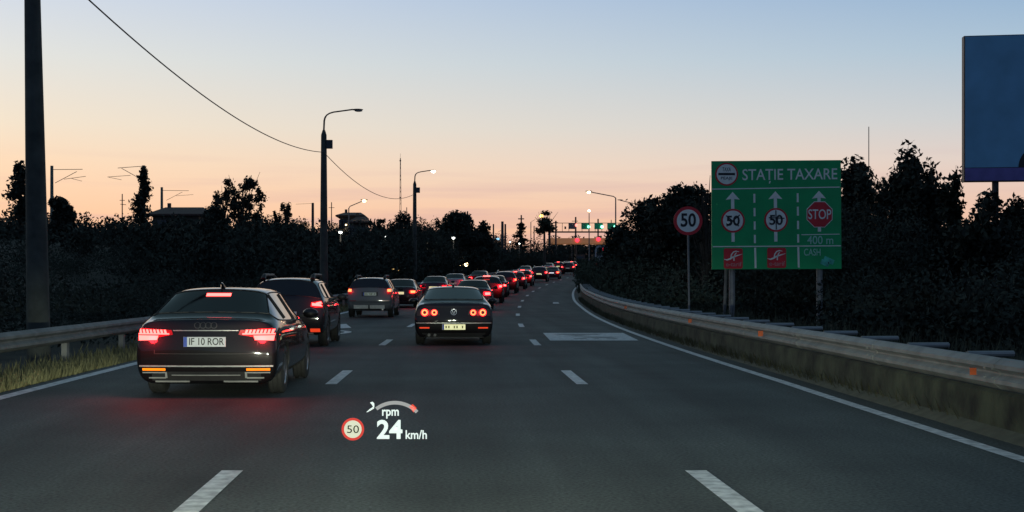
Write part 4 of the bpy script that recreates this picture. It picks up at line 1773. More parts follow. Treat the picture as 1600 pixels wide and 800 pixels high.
d = 330.0
root = empty('toll_canopy', (PX(910, d), d, rz(d)), 'tan toll station roof beam with a painted-in lamplit glow and red lane lights', 'toll station')
g0 = rz(d)
o_ = lambda px: PX(px, d) - PX(910, d)
mb = MB()
mb.box((o_(915), 3, PZ(376.5, d) - g0), (o_(972) - o_(858), 8, 8.5 * d / F))
mb.build('roof_beam', M['canopy'], root)
for px in (868.5, 894, 921, 948):
    mb = MB()
    mb.box((o_(px), .5, PZ(381, d) / 2 - g0 / 2), (2.2 * d / F if px < 880 else .9 * d / F, .5, PZ(380.5, d) - g0))
    mb.build('column', M['concrete'], root)
for px, py, s_ in ((901, 375.5, 1.0), (934, 374, 1.0)):
    mb = MB()
    mb.add(*ellipsoid((o_(px), -1.4, PZ(py, d) - g0), (.50 * s_, .2, .50 * s_)))
    mb.build('red_signal', M['sig_red'], root, smooth=True)
for px in (880, 907, 934):
    mb = MB()
    mb.box((o_(px), 2, 1.3), (2.2, 4, 2.6))
    bt = mb.build('toll_booth', M['house_wall'], root)
    mb = MB()
    mb.box((o_(px), -.03, 1.7), (1.6, .05, .8))
    mb.build('window', M['glass'], bt)

# coach in the right lane at the bend
d = 201.0
root = empty('coach', (PX(943, d), d, rz(d)), 'tall rounded coach with red roof lights half hidden by the right bushes', 'bus')
root.rotation_euler = (0, 0, heading(d))
h = PZ(383.5, d) - rz(d)
mb = MB()
prof = [(-1.27, .35), (-1.3, 1.2), (-1.27, h - .75), (-1.12, h - .2), (-.8, h), (.8, h), (1.12, h - .2), (1.27, h - .75), (1.3, 1.2), (1.27, .35)]
mb.prism(prof, 0, 11.5)
mb.build('body', M['paint_silver'], root, smooth=True)
mb = MB()
mb.prism([(-1.05, h - 1.5), (-1.0, h - .5), (-.75, h - .28), (.75, h - .28), (1.0, h - .5), (1.05, h - 1.5)], -.03, .02)
mb.build('rear_window', M['glass'], root)
mb = MB()
mb.add(*ellipsoid((.05, -.06, h - .55), (.20, .1, .20)))
mb.build('high_brake_light', M['sig_red'], root, smooth=True)
mb = MB()
mb.add(*ellipsoid((.42, -.06, h - 1.05), (.13, .08, .12)))
mb.build('indicator', M['amber'], root, smooth=True)
for s_ in (-1, 1):
    mb = MB()
    mb.box((s_ * 1.05, -.03, 1.1), (.2, .08, .5))
    mb.build('tail_light', M['tail_red'], root)
    for y_ in (2.6, 9.2):
        mb = MB()
        mb.tube([(s_ * 1.0, y_, .5), (s_ * 1.3, y_, .5)], .5, 20)
        mb.build('wheel', M['rubber'], root)


# ------------------------------------------------------------------ other lamps and masts
def street_lamp(px_top, py_top, px_l, py_l, d, label, lens='lamp_warm', r_=.055, ls=.26, base=None, lit=True, group=None, knee=True):
    x = PX(px_top, d)
    z0 = base if base is not None else ground_z(x - cx(d), d) - .2
    root = empty('street_lamp', (x, d, z0), label, 'street lamp', group)
    zt = PZ(py_top, d) - z0
    mb = MB()
    mb.tube([(0, 0, 0), (0, 0, zt)], [r_ * 1.6, r_], 8)
    mb.build('pole', M['post_grey'], root, smooth=True)
    ex, ez = PX(px_l, d) - x, PZ(py_l, d) - z0
    if abs(ex) > .3:
        mb = MB()
        mb.tube([(0, 0, zt - .03), (ex * .08, 0, zt + (ez - zt) * .22), (ex, 0, ez)], r_ * .8, 8)
        mb.build('arm', M['post_grey'], root, smooth=True)
    mb = MB()
    mb.add(*ellipsoid((ex, 0, ez + .06), (.42 if abs(ex) > .3 else .25, .16, .07)))
    hd = mb.build('lamp_head', M['post_grey'], root, smooth=True)
    if lit:
        mb = MB()
        mb.add(*ellipsoid((ex, 0, ez - .05), (ls * .66, ls * .66, ls * .55)))
        mb.build('lamp_lens', M[lens], hd, smooth=True)
        ld = bpy.data.lights.new('lamp_light', 'POINT')
        ld.energy = 8
        ld.color = (1, .8, .5)
        ld.shadow_soft_size = .3
        lo = bpy.data.objects.new('lamp_light', ld)
        COL.objects.link(lo)
        lo.parent = root
        lo.location = (ex, -.4, ez - .6)
    return root


street_lamp(962, 309, 920, 299.5, 158, 'lit street lamp on a tall bent mast right of the toll signs', 'lamp_warm', .07, .30)
street_lamp(1012, 325, 969, 313, 190, 'unlit lamp arm poking out above the right-hand trees', lit=False, r_=.07)
street_lamp(920.5, 331, 920.5, 329, 290, 'distant white lamp on a straight mast above the gantry', 'lamp_warm', .09, .42)
street_lamp(545, 325, 569, 313, 150, 'far lit lamp on a slim bent mast right of the unlit lamp post', 'lamp_warm', .06, .30)
street_lamp(851, 352, 846, 337, 200, 'orange lamp glowing against the tall bare-trunked tree', 'lamp_orange', .06, .42)
street_lamp(450, 356, 450, 352.5, 120, 'round white lamp low over the left scrub by the tufted little tree', 'lamp_white', .05, .24)
street_lamp(532, 365, 532, 362, 115, 'white globe lamp standing in front of the hip-roofed house', 'lamp_white', .05, .22)
street_lamp(708.5, 374, 708.5, 371, 140, 'white lamp at the foot of the big tree beyond the lit lamp post', 'lamp_white', .05, .22)
street_lamp(736, 375.5, 736, 373.5, 170, 'dim whitish lamp right of the brighter lamp under the big tree', 'lamp_white', .05, .14)
street_lamp(797, 379, 797, 377.5, 210, 'faint white lamp left of the ragged conifer', 'lamp_white', .05, .18)
street_lamp(811.5, 381, 811.5, 380, 210, 'faint white lamp under the ragged conifer', 'lamp_white', .05, .17)
street_lamp(668, 376.5, 668, 374.5, 130, 'very small dim lamp right of the lit concrete lamp post', 'lamp_white', .04, .08)
street_lamp(602, 371, 602, 369, 135, 'very small dim lamp between house and lit concrete lamp post', 'lamp_white', .04, .09)
street_lamp(540.5, 352, 540.5, 350.5, 160, 'small dim lamp in front of the hip roof', 'lamp_warm', .04, .13)
# lights of vehicles coming the other way, seen through the scrub
for px, py, s_, lab in ((728.5, 413.5, .22, 'brighter warm headlamp shining through the scrub left of the queue'), (720.5, 413.5, .12, 'smaller pinkish headlamp shining through the scrub left of the queue')):
    d = 150
    mb = MB()
    mb.add(*ellipsoid((0, 0, 0), (s_, s_ * .6, s_)))
    o = mb.build('headlamp', M['lamp_warm'], None, smooth=True, loc=P(px, py, d))
    tag(o, lab, 'lamp')
mb = MB()
mb.box((0, 0, 0), (2.6, .3, .7))
pn = tag(mb.build('shop_light', M['lamp_blue'], loc=P(777.5, 373.3, 230)), 'small bluish lit panel among the far trees', 'lit panel')
pn.scale = (.22, 1, .5)
mb = MB()
for i in range(6):
    mb.box((i * .24 - .6, 0, 0), (.15, .08, .24))
tag(mb.build('lit_window', M['window_warm'], loc=P(613, 421.5, 105)), 'row of faint warm lit window panes above the black saloon', 'window').scale = (.75, 1, .6)


def mast(name, px, py_t, d, label, cat, r_=.06, arms=(), m='dark_metal', lattice=False, py_b=None, group=None):
    x = PX(px, d)
    z0 = ground_z(x - cx(d), d) - .3
    root = empty(name, (x, d, z0), label, cat, group)
    zt = PZ(py_t, d) - z0
    mb = MB()
    if lattice:
        for a in range(3):
            mb.tube([(.3 * math.cos(a * 2.09), .3 * math.sin(a * 2.09), 0), (.05 * math.cos(a * 2.09), .05 * math.sin(a * 2.09), zt)], .045, 5)
        for i in range(26):
            f0, f1 = i / 26, (i + 1) / 26
            r0, r1 = .3 * (1 - f0) + .05 * f0, .3 * (1 - f1) + .05 * f1
            a0, a1 = i * 2.09, (i + 1) * 2.09
            mb.tube([(r0 * math.cos(a0), r0 * math.sin(a0), zt * f0), (r1 * math.cos(a1), r1 * math.sin(a1), zt * f1)], .03, 4)
        mb.box((0, 0, zt - .5), (.3, .3, .25))
        mb.box((0, 0, zt * .62), (.35, .3, .18))
        mb.tube([(0, 0, zt), (0, 0, zt + .9)], .025, 5)
    else:
        mb.tube([(0, 0, 0), (0, 0, zt)], [r_ * 1.3, r_], 8)
    mb.build('pole', M[m], root, smooth=True)
    if arms:
        mb = MB()
        for (x0, y0, x1, y1, rr_) in arms:
            mb.tube([(PX(x0, d) - x, 0, PZ(y0, d) - z0), (PX(x1, d) - x, 0, PZ(y1, d) - z0)], rr_, 5)
        mb.build('bracket_arms', M['dark_metal'], root)
    return root


CG = 'railway catenary masts on the left skyline'
mast('catenary_mast', 81, 259, 95, 'railway mast with wire arms reaching right beside the thick post', 'railway mast', .11,
     [(81, 265, 129, 264.5, .022), (86, 286, 120, 268, .022), (100, 280, 134, 275.5, .018), (112, 279, 128, 283, .015)], 'mast_green', group=CG)
mast('catenary_mast', 224.5, 258.5, 100, 'railway mast with wire arms reaching left behind the poplar', 'railway mast', .12,
     [(224, 259.5, 184, 262.5, .022), (190, 263, 224, 282, .022), (168, 276.5, 204, 274, .018), (170, 277, 190, 281, .015)], 'mast_green', group=CG)
mast('catenary_mast', 252.8, 292.5, 130, 'short railway mast rising behind the long flat roof', 'railway mast', .12,
     [(253, 297.5, 295, 298, .022), (260, 313, 285, 300, .02), (275, 306, 302, 304, .016)], 'mast_green', group=CG)
mast('power_pole', 191, 303, 130, 'thin cross-armed pole left of the poplar', 'utility pole', .05, [(187, 313, 195, 313, .03), (188, 319, 197, 320, .03)])
mast('radio_mast', 625.5, 247, 260, 'slender lattice radio mast left of the lit lamp post', 'radio mast', lattice=True)
mast('thin_antenna', 1357.5, 198, 80, 'hair-thin pole standing above the trees right of the green board', 'antenna', .025)
UG = 'utility poles on the far skyline'
mast('utility_pole', 488.7, 317, 140, 'dark stub pole just left of the unlit lamp post', 'utility pole', .13, [(462, 319, 487, 318, .015)], group=UG)
mast('utility_pole', 518, 316, 150, 'thin cross-armed pole just right of the unlit lamp post', 'utility pole', .05, [(513.5, 324.5, 522.5, 324.5, .03)], group=UG)
mast('utility_pole', 730.5, 330, 190, 'thin pole sticking out of the big tree beyond the lit lamp post', 'utility pole', .10, [(728, 337, 733, 337, .05)], group=UG)
mast('utility_pole', 771, 350, 230, 'single thin pole left of the pair of thick poles', 'utility pole', .12, group=UG)
mast('utility_pole', 785, 346, 230, 'left thick pole of the pair on the skyline', 'utility pole', .22, group=UG)
mast('utility_pole', 789.5, 350, 230, 'right thinner pole of the pair on the skyline', 'utility pole', .15, group=UG)
mast('utility_pole', 814.5, 336, 230, 'cross-armed pole standing in the ragged conifer', 'utility pole', .12, [(809.5, 342, 819, 342, .1)], group=UG)
mast('utility_pole', 829.5, 347, 240, 'slim pole with a faint bent arm right of the ragged conifer', 'utility pole', .07, [(829.5, 347, 836, 343, .03)], group=UG)
mast('utility_pole', 834.5, 353, 240, 'short pole left of the tall bare-trunked tree', 'utility pole', .09, group=UG)
mast('utility_pole', 868.5, 345, 260, 'cross-armed pole at the left end of the gantry', 'utility pole', .16, [(864, 347.5, 872, 347.5, .06)], group=UG)
mast('utility_pole', 899.5, 339, 340, 'cross-armed pole rising behind the grey gantry sign', 'utility pole', .2, [(893.5, 345.5, 903, 345.5, .08)], group=UG)
mast('utility_pole', 934.5, 342, 340, 'pole rising behind the middle green gantry sign', 'utility pole', .18, group=UG)
mast('utility_pole', 955, 343.5, 340, 'thin pole rising behind the right green gantry sign', 'utility pole', .1, group=UG)
mast('utility_pole', 635.5, 324, 170, 'tiny pole on the tree tops between radio mast and lit lamp post', 'utility pole', .05, group=UG)


# ------------------------------------------------------------------ houses on the skyline
def house(px0, px1, py_r, py_e, d, label, depth=8, hip=True, eave=.5, ridge=None, m='house_roof'):
    xa, xb = PX(px0, d), PX(px1, d)
    xc = (xa + xb) / 2
    z0 = ground_z(xc - cx(d), d) - .3
    root = empty('house', (xc, d, z0), label, 'house')
    w_ = (xb - xa) / 2
    ze, zr_ = PZ(py_e, d) - z0, PZ(py_r, d) - z0
    mb = MB()
    mb.box((0, depth / 2, ze / 2), (2 * w_ - 2 * eave, depth - 2 * eave, ze))
    wl = mb.build('wall', M['house_wall'], root)
    rw = ridge if ridge is not None else w_ * .45
    mb = MB()
    mb.add([(-w_, 0, ze), (w_, 0, ze), (w_, depth, ze), (-w_, depth, ze), (-rw, depth * .5, zr_), (rw, depth * .5, zr_), (-w_, 0, ze - .15), (w_, 0, ze - .15), (w_, depth, ze - .15), (-w_, depth, ze - .15)],
           [(0, 1, 5, 4), (1, 2, 5), (2, 3, 4, 5), (3, 0, 4), (0, 6, 7, 1), (1, 7, 8, 2), (2, 8, 9, 3), (3, 9, 6, 0), (6, 9, 8, 7)])
    rf = mb.build('roof', M[m], root)
    for i in (-.5, .2):
        mb = MB()
        mb.box((w_ * i, eave - .03, ze - 1.1), (1.0, .06, 1.1))
        mb.build('window', M['glass'], root)
    mb = MB()
    mb.box((-rw * .8, depth * .5, zr_ + .15), (.3, .3, .45))
    mb.build('chimney', M['house_wall'], rf)
    return root


house(228, 318, 319.5, 334, 120, 'long low house with a flat-ridged hip roof right of the poplar', 9, ridge=1.75)
house(524, 570, 329, 336, 160, 'dark house with a hip roof right of the unlit lamp post', 9, ridge=1.0)
house(545, 578, 336, 346, 150, 'lower dark house wing with a shallow roof below the hip roof', 7)

# ------------------------------------------------------------------ head-up display of the own car: lit figures at the distance where it shows them (2.5 m ahead)
d = 2.5
HX = lambda px: (px - 600) * d / F
HZ = lambda py: -(py - 660) * d / F
M['hud_white'] = mat('display_white', (.5, .5, .5), .5, emit=(.86, 1, .90), es=1.0, sample=False, var=.02)
M['hud_cream'] = mat('display_cream', (.5, .5, .4), .5, emit=(.84, .88, .62), es=.85, sample=False, var=.02)
M['hud_grey'] = mat('display_grey', (.3, .3, .3), .5, emit=(.44, .45, .41), es=.8, sample=False, var=.02)
M['hud_red'] = mat('display_red', (.5, .1, .05), .5, emit=(1, .085, .04), es=.85, sample=False, var=.02)
M['hud_rim'] = mat('display_rim', (.5, .1, .05), .5, emit=(.85, .07, .05), es=.8, sample=False, var=.02)
root = empty('head_up_display', P(600, 660, d), 'lit windscreen head-up display showing 24 km/h, rpm arc and a 50 limit', 'display')


def hud_text(txt, x0, x1, y0, y1, m, name, parent=root, y=0, bold=.002):
    t = text_mesh(txt, .03, m, name, parent, (0, y, 0), .001, bold=bold * .003)
    co = [v.co.copy() for v in t.data.vertices]
    a0, a1 = min(c.x for c in co), max(c.x for c in co)
    c0, c1 = min(c.z for c in co), max(c.z for c in co)
    for v in t.data.vertices:
        v.co.x = HX(x0) + (v.co.x - a0) / (a1 - a0) * (HX(x1) - HX(x0))
        v.co.z = HZ(y1) + (v.co.z - c0) / (c1 - c0) * (HZ(y0) - HZ(y1))
    return t


hud_text('24', 588.8, 628.8, 656, 685.8, M['hud_white'], 'speed_figures', bold=.28)
hud_text('km/h', 633.8, 667, 672, 686, M['hud_white'], 'unit_wording', bold=.15)
hud_text('rpm', 597, 623.2, 640, 654, M['hud_white'], 'rpm_wording', bold=.2)
mb = MB()
s_ = d / F
mb.ring(HX(551.3), HZ(670.6), 13.8 * s_, 17.6 * s_, -.0005, .0005, 48)
ring = mb.build('limit_ring', M['hud_rim'], root)
mb = MB()
mb.disc(HX(551.3), HZ(670.6), 13.7 * s_, -.0005, .0005, 48)
mb.build('limit_field', M['hud_cream'], ring)
hud_text('50', 542.3, 561, 664.5, 676.5, M['sign_black'], 'limit_figures', ring, -.0015, .0)
# rpm arc
cxh, czh, rh = 617, 677.5, 48.5
mb = MB()
a0, a1 = math.atan2(42, -34), math.atan2(36.5, 29)
mb.ring(HX(cxh), HZ(czh), (rh - 3) * s_, (rh + 2.6) * s_, -.0005, .0005, 30, a0=R(44), a1=R(127))
mb.build('rpm_arc', M['hud_grey'], root)
mb = MB()
mb.prism([(HX(x), HZ(y)) for x, y in ((639.5, 635), (645, 631.5), (651, 637.5), (646, 644.5))], -.0005, .0005)
mb.build('red_zone', M['hud_red'], root)
mb = MB()
mb.prism([(HX(x), HZ(y)) for x, y in ((572.5, 643.8), (578, 639), (584.5, 634.8), (584.5, 638), (579, 641.5), (573.5, 644.3))], -.0005, .0005)
mb.prism([(HX(x), HZ(y)) for x, y in ((578, 629), (582, 627.6), (584.8, 630), (585, 635.5), (582.5, 635), (581, 632))], -.0011, -.0006)
mb.build('needle', M['hud_white'], root)


# ------------------------------------------------------------------ vegetation
def leaf_mesh(name, clumps, n, size, m, seed, soft=0, up=.25):
    """n small leaf faces spread through clumps: (centre, (rx, ry, rz), weight)"""
    r = np.random.RandomState(seed)
    C = np.array([c for c, _, _ in clumps], float)
    RR = np.array([a for _, a, _ in clumps], float)
    w_ = np.array([q for _, _, q in clumps], float)
    idx = r.choice(len(clumps), n, p=w_ / w_.sum())
    v = r.normal(size=(n, 3))
    v /= np.linalg.norm(v, axis=1)[:, None]
    rad = r.rand(n) ** .42 if not soft else np.minimum(np.abs(r.normal(0, soft, n)) ** .8, 1.3)
    rad = np.where(r.rand(n) < .07, rad * r.uniform(1.0, 1.28, n), rad)      # a few stray sprigs
    p = C[idx] + v * rad[:, None] * RR[idx]
    a = r.normal(size=(n, 3))
    a[:, 2] += up
    a /= np.linalg.norm(a, axis=1)[:, None]
    b = np.cross(a, r.normal(size=(n, 3)))
    b /= np.linalg.norm(b, axis=1)[:, None]
    L_ = size * r.uniform(.6, 1.5, n)[:, None]
    Wd = L_ * r.uniform(.35, .6, n)[:, None]
    V = np.empty((n, 4, 3))
    V[:, 0] = p - a * L_
    V[:, 1] = p + b * Wd
    V[:, 2] = p + a * L_
    V[:, 3] = p - b * Wd
    me = bpy.data.meshes.new(name)
    me.vertices.add(4 * n)
    me.vertices.foreach_set('co', V.reshape(-1))
    me.loops.add(4 * n)
    me.loops.foreach_set('vertex_index', np.arange(4 * n, dtype=np.int32))
    me.polygons.add(n)
    me.polygons.foreach_set('loop_start', np.arange(0, 4 * n, 4, dtype=np.int32))
    me.polygons.foreach_set('loop_total', np.full(n, 4, dtype=np.int32))
    me.update(calc_edges=True)
    me.materials.append(m)
    return me


def add_mesh(name, me, parent=None, loc=None):
    o = bpy.data.objects.new(name, me)
    COL.objects.link(o)
    if parent:
        o.parent = parent
    if loc is not None:
        o.location = loc
    return o


def thicket(name, label, cat, spots, n_per, size, m, seed, nsub=7):
    """one mass of scrub nobody could count: (px, d, top py, half width m, half depth m)"""
    r = random.Random(seed)
    cl = []
    for (x, y, h, rx, ry) in spots:
        zb = ground_z(x - cx(min(y, 519)), y) - .2
        for k in range(nsub):
            a = r.uniform(0, 6.28)
            q = r.uniform(.1, .75)
            f_ = r.uniform(.25, 1)
            rr_ = r.uniform(.28, .5)
            hh = h * rr_ * .9
            cl.append(((x + math.cos(a) * q * rx, y + math.sin(a) * q * ry, zb + max(hh * .8, f_ * h - hh)), (rx * rr_ * 1.5, ry * rr_ * 1.4, hh), rx * h))
    n = int(n_per * sum(max(.5, s[3] * s[2] / 6) for s in spots))
    me = leaf_mesh(name, cl, n, size, m, seed)
    o = add_mesh(name, me)
    return tag(o, label, cat, kind='stuff')


def tree(name, label, px, d, py_top, half_w, seed, trunk_h=.35, kind='round', n=5200, size=.13, m='leaf', group=None, extra=None, base_py=None):
    x = PX(px, d)
    u = x - cx(min(d, 519))
    zb = ground_z(u, d) - .25
    H_ = PZ(py_top, d) - zb
    root = empty(name, (x, d, zb), label, 'tree', group)
    r = random.Random(seed)
    limbs, cl = [], []
    hw = half_w
    if kind == 'round':
        for k in range(13):
            a = r.uniform(0, 6.28)
            f_ = r.uniform(0, 1)
            z_ = H_ * (trunk_h + (1 - trunk_h) * (.12 + .74 * f_))
            q = hw * (.72 - .45 * f_) * r.uniform(.5, 1.15)
            c = (math.cos(a) * q, math.sin(a) * q, z_)
            s_ = r.uniform(.30, .48)
            cl.append((c, (hw * s_ * 1.15, hw * s_ * 1.15, H_ * .16 * r.uniform(.7, 1.2)), s_))
            limbs.append(c)
        cl.append(((r.uniform(-.1, .1) * hw, 0, H_ * .88), (hw * .3, hw * .3, H_ * .11), .25))
    elif kind == 'poplar':
        for k in range(15):
            f_ = k / 14
            q = hw * (.5 + 1.2 * f_ * (1 - f_)) * (1.05 - .55 * f_)
            c = (r.uniform(-.35, .35) * q, r.uniform(-.35, .35) * q, H_ * (.08 + .86 * f_))
            cl.append((c, (q * .8, q * .8, H_ * .07), .4))
    elif kind == 'sparse':
        for k in range(30):
            a = r.uniform(0, 6.28)
            f_ = r.uniform(.1, .85)
            q = hw * r.uniform(.35, 1.0)
            c = (math.cos(a) * q, math.sin(a) * q * .6, H_ * (trunk_h + (1 - trunk_h) * f_))
            s_ = r.uniform(.09, .2)
            cl.append((c, (hw * s_ * 1.2, hw * s_ * 1.2, H_ * .06), s_))
            limbs.append(c)
        for k in range(9):
            a = r.uniform(0, 6.28)
            limbs.append((math.cos(a) * hw * r.uniform(.1, .8), math.sin(a) * hw * .4, H_ * r.uniform(.8, 1.0)))
    elif kind == 'upright':      # feathery shoots, like a sumac or ailanthus
        for k in range(16):
            a = r.uniform(0, 6.28)
            q = hw * r.uniform(.1, .9)
            f_ = r.uniform(.3, .93) * (1 - .25 * q / hw)
            c = (math.cos(a) * q, math.sin(a) * q, H_ * f_)
            cl.append((c, (hw * .24, hw * .24, H_ * .13), .3))
            limbs.append((c[0] * 1.15, c[1] * 1.15, min(H_, c[2] + H_ * .16)))
    elif kind == 'pollard':      # long bare trunk with a crown of whippy shoots
        for k in range(15):
            a = r.uniform(0, 6.28)
            q = hw * r.uniform(.2, 1)
            limbs.append((math.cos(a) * q, math.sin(a) * q, H_ * r.uniform(.82, 1.0)))
        for k in range(6):
            a = r.uniform(0, 6.28)
            cl.append(((math.cos(a) * hw * .35, math.sin(a) * hw * .3, H_ * r.uniform(.66, .84)), (hw * .42, hw * .4, H_ * .06), .3))
        cl.append(((hw * .15, 0, H_ * .96), (hw * .3, hw * .3, H_ * .035), .16))
    elif kind == 'conifer':      # ragged flat tiers
        for k in range(9):
            f_ = k / 8
            q = hw * (1.0 - .55 * f_) * r.uniform(.75, 1.1)
            c = (r.uniform(-.25, .25) * hw, 0, H_ * (.35 + .6 * f_))
            cl.append((c, (q * .8, q * .6, H_ * .035), .4))
    mb = MB()
    tr = max(.05, H_ * .018)
    fork = H_ * (trunk_h if kind not in ('poplar', 'conifer') else .93)
    if kind == 'pollard':
        fork = H_ * .72
    mb.tube([(0, 0, 0), (r.uniform(-.1, .1), 0, fork * .5), (r.uniform(-.15, .15), 0, fork)], [tr * 1.5, tr * 1.1, tr * .8 if kind not in ('poplar', 'conifer') else .02], 8)
    for c in limbs:
        z0 = fork * r.uniform(.7, 1.0)
        if kind == 'pollard':
            z0 = fork * r.uniform(.92, 1)
        mid = (c[0] * .45 + r.uniform(-.1, .1) * hw, c[1] * .45, z0 + (c[2] - z0) * .55)
        th = tr * (.42 if kind != 'upright' else .3)
        mb.tube([(0, 0, z0), mid, c], [th, th * .6, th * .22], 5)
    mb.build('trunk', M['bark'], root, smooth=True)
    if cl:
        add_mesh('crown', leaf_mesh('crown', cl, n, size, M[m], seed, soft=.62 if kind in ('sparse', 'poplar', 'conifer', 'pollard') else (.72 if kind == 'upright' else 0)), root)
    return root


# --- right-hand thicket behind the guard rail
r = random.Random(21)
spots = []
d = 13.0
while d < 128:                 # low front row
    lowpart = d < 46
    u = edge_u(d) + r.uniform(2.7, 3.8) if d < 95 else edge_u(d) + r.uniform(1.6, 2.6)
    h = r.uniform(.35, .6) if lowpart else (r.uniform(1.7, 2.6) if d < 60 else r.uniform(2.4, 3.6))
    spots.append((cx(d) + u, d, h, r.uniform(1.3, 2.0), r.uniform(1.2, 2)))
    d += 1.5 if d < 40 else 2.4
thicket('undergrowth', 'dark leafy undergrowth lining the right guard rail', 'undergrowth', spots, 2000, .085, M['leaf'], 31)
spots = []
d = 46.5
while d < 135:                 # tall rows behind
    for k in range(3 if d > 60 else 5):
        u = edge_u(d) + r.uniform(5.5, 8) + k * 4.2
        px_ = VX + (cx(d) + u) / d * F
        # the skyline of the mass, read off the photo
        top = np.interp(px_, [900, 925, 945, 965, 1000, 1060, 1130, 1330, 1400, 1480, 1520, 1600, 1900], [415, 398, 372, 352, 322, 298, 292, 268, 256, 276, 304, 308, 300])
        zt = PZ(top + r.uniform(-8, 26), d)
        h = zt - ground_z(u, d)
        if h > 1:
            spots.append((cx(d) + u, d, min(h, 8.5), r.uniform(1.6, 2.4), r.uniform(1.5, 2.3)))
    d += 2.4 if d < 70 else 3.4
for i in range(17):
    px_ = 1338 + i * 21
    d = r.uniform(29, 41)
    x = PX(px_, d)
    h = PZ(r.uniform(350, 430), d) - ground_z(x - cx(d), d)
    spots.append((x, d, h, r.uniform(1.1, 1.7), r.uniform(1.0, 1.6)))
thicket('thicket', 'dense dark thicket rising behind the right guard rail and signs', 'thicket', spots, 2300, .072, M['leaf_dark'], 32)
# dry lighter stalks in front of the thicket
spots = [(cx(d) + edge_u(d) + 3.0 + (i % 3) * .5, d, 2.6 + (i % 4) * .4, .9, .8) for i, d in enumerate(np.linspace(46, 85, 30))]
thicket('dry_shrubbery', 'paler olive shrubs mixed along the front of the right thicket', 'shrubbery', spots, 500, .07, M['leaf_b'], 33)

# --- trees one can tell apart on the right
tree('broad_tree', 'broad dark tree just left of the green board, above the speed sign', 1062, 66, 283, 2.3, 41, .3, 'round', 8000, .13, 'leaf_dark')
tree('broad_tree', 'lower dark tree left of the broad tree, where the canopy line steps down', 1012, 82, 306, 2.0, 42, .3, 'round', 6000, .14, 'leaf_dark')
tree('broad_tree', 'leftmost low dark tree of the right-hand slope beside the toll signs', 974, 100, 346, 2.0, 43, .25, 'round', 5000, .15, 'leaf_dark')
tree('small_tree', 'spindly tree peeping over the top left corner of the green board', 1104, 52, 270, .8, 44, .4, 'sparse', 1300, .08, 'leaf_dark')
tree('broad_tree', 'ragged tree touching the right edge of the green board', 1336, 60, 249, 1.25, 45, .3, 'round', 4200, .12, 'leaf_dark')
tree('tall_tree', 'tallest dark tree right of the green board with feathery top shoots', 1406, 56, 222, 1.9, 46, .3, 'upright', 8000, .12, 'leaf_dark')
tree('tall_tree', 'second feathery tree leaning right beside the tallest one', 1444, 54, 246, 1.3, 47, .3, 'upright', 5200, .12, 'leaf_dark')
tree('small_tree', 'spiky-topped tree in front of the billboard lower left corner', 1489, 50, 259, .95, 48, .3, 'upright', 3800, .11, 'leaf_dark')
tree('small_tree', 'low tree under the billboard close to its leg', 1546, 43, 293, 1.3, 49, .3, 'round', 3800, .11, 'leaf_dark')
tree('small_tree', 'low tree at the right frame edge under the billboard', 1590, 50, 304, 1.2, 50, .3, 'upright', 3800, .11, 'leaf_dark')

# --- left side: scrub on the embankment and the skyline
sk_x = [-200, 0, 40, 75, 130, 180, 225, 300, 340, 400, 440, 480, 560, 600, 640, 690, 760, 800, 860, 900]
sk_y = [330, 332, 334, 320, 336, 336, 338, 345, 330, 338, 345, 348, 352, 352, 344, 352, 372, 384, 382, 392]
r = random.Random(22)
spots = []
d = 26.0
while d < 72:
    for k in range(3):
        u = -9.6 - k * 4.0 - r.uniform(0, 1.5)
        spots.append((cx(d) + u, d, r.uniform(1.6, 2.5), r.uniform(1.5, 2.2), r.uniform(1.5, 2.2)))
    d += 2.8
thicket('scrub', 'dark scrub on the embankment behind the left guard rail', 'scrub', spots, 2600, .05, M['leaf_dark'], 34)
spots = []
d = 72.0
while d < 270:
    for k in range(5):
        u = -10 - k * r.uniform(5, 8)
        x = cx(d) + u
        px_ = VX + x / d * F
        if px_ < -120:
            continue
        top = np.interp(px_, sk_x, sk_y) + r.uniform(-20, 6)
        h = PZ(top, d) - ground_z(u, d)
        if h > .8:
            spots.append((x, d, min(h, 9), r.uniform(2, 3.4), r.uniform(2, 3.2)))
    d += 4.2 if d < 140 else 9
thicket('hedgerow', 'dark hedgerow mass filling the middle distance left of the queue', 'hedgerow', spots, 900, .14, M['leaf_dark'], 35)
spots = []
for i in range(70):
    px_ = -60 + i * 15.2
    d = r.uniform(300, 420)
    top = np.interp(px_, sk_x, sk_y) + r.uniform(4, 16)
    x = PX(px_, d)
    spots.append((x, d, max(2, PZ(top, d) - ground_z(x - cx(min(d, 519)), d)), r.uniform(4, 7), r.uniform(3, 5)))
for i in range(16):
    px_ = 870 + i * 14
    d = r.uniform(430, 520)
    x = PX(px_, d)
    spots.append((x, d, max(2, PZ(368 + r.uniform(-6, 8), d) - ground_z(x - cx(min(d, 519)), d)), r.uniform(4, 6), r.uniform(3, 5)))
thicket('far_woods', 'far dark treeline closing the horizon behind the toll station', 'woods', spots, 120, .5, M['leaf_dark'], 36)

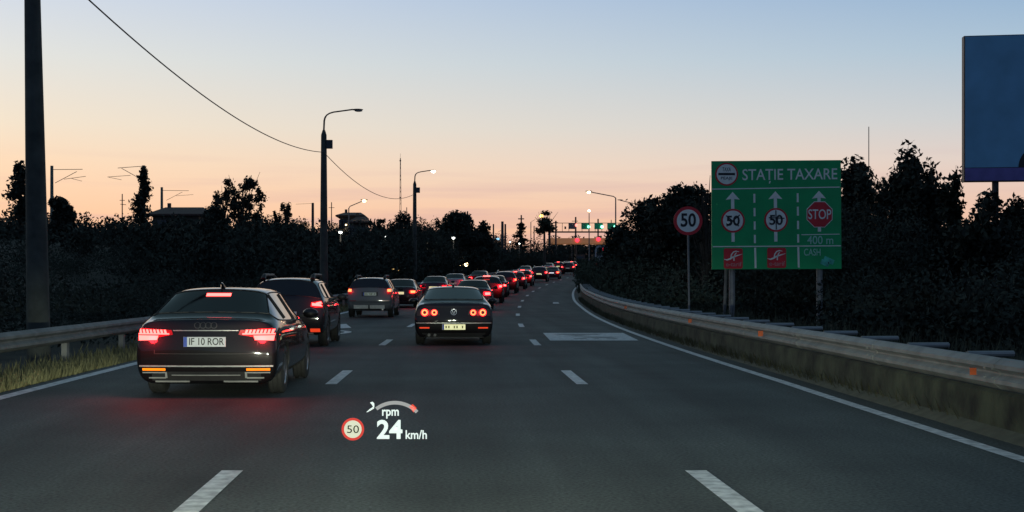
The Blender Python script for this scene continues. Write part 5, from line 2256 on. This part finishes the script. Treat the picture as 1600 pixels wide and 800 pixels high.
tree('poplar', 'clumpy poplar behind the thick post at the far left', 32, 90, 254, 1.75, 51, .2, 'poplar', 4600, .15, 'leaf_dark')
tree('poplar', 'narrow columnar poplar beside the left-reaching railway mast', 222.5, 98, 262, 1.35, 52, .2, 'poplar', 4200, .13, 'leaf_dark')
tree('gappy_tree', 'gappy tree with bare twigs on the skyline left of the unlit lamp post', 378, 110, 268, 2.2, 53, .45, 'sparse', 3600, .13, 'leaf_dark')
tree('twiggy_shrub', 'thin twiggy shrub left of the gappy skyline tree', 348, 108, 290, .9, 54, .5, 'sparse', 500, .09, 'leaf_dark')
tree('tufted_tree', 'little tufted tree above the round white lamp on the left', 444, 115, 313, 1.0, 55, .5, 'sparse', 1700, .13, 'leaf_dark')
tree('round_bush_tree', 'rounded dark tree right of the thick post below the railway mast', 95, 85, 308, 1.2, 56, .2, 'round', 3600, .14, 'leaf_dark')
tree('round_bush_tree', 'rounded dark mound tree below the gappy skyline tree', 335, 100, 319, 1.5, 57, .2, 'round', 3600, .15, 'leaf_dark')
tree('broad_tree', 'wide tree crown behind the lit concrete lamp post', 632, 150, 328, 3.2, 58, .25, 'round', 5200, .2, 'leaf_dark')
tree('broad_tree', 'big spreading tree right of the lit concrete lamp post', 722, 150, 333, 3.4, 59, .25, 'round', 6500, .2, 'leaf_dark')
tree('broad_tree', 'lacy tree left of the big spreading tree', 690, 155, 332, 2.0, 60, .35, 'sparse', 2400, .17, 'leaf_dark')
tree('broad_tree', 'sloping right shoulder tree of the big spreading tree', 757, 160, 349, 1.5, 61, .3, 'round', 3000, .18, 'leaf_dark')
tree('conifer', 'ragged flat-tiered conifer on the far skyline', 813, 225, 347, 1.8, 62, .3, 'conifer', 2400, .2, 'leaf_dark')
tree('bare_trunk_tree', 'tall pale-trunked tree with whippy shoots beside the orange lamp', 851, 185, 329, 2.0, 63, .7, 'pollard', 3000, .17, 'leaf_b')
tree('small_tree', 'small dark tree beside the hip-roofed house', 585, 150, 336, 1.2, 64, .3, 'sparse', 1500, .16, 'leaf_dark')
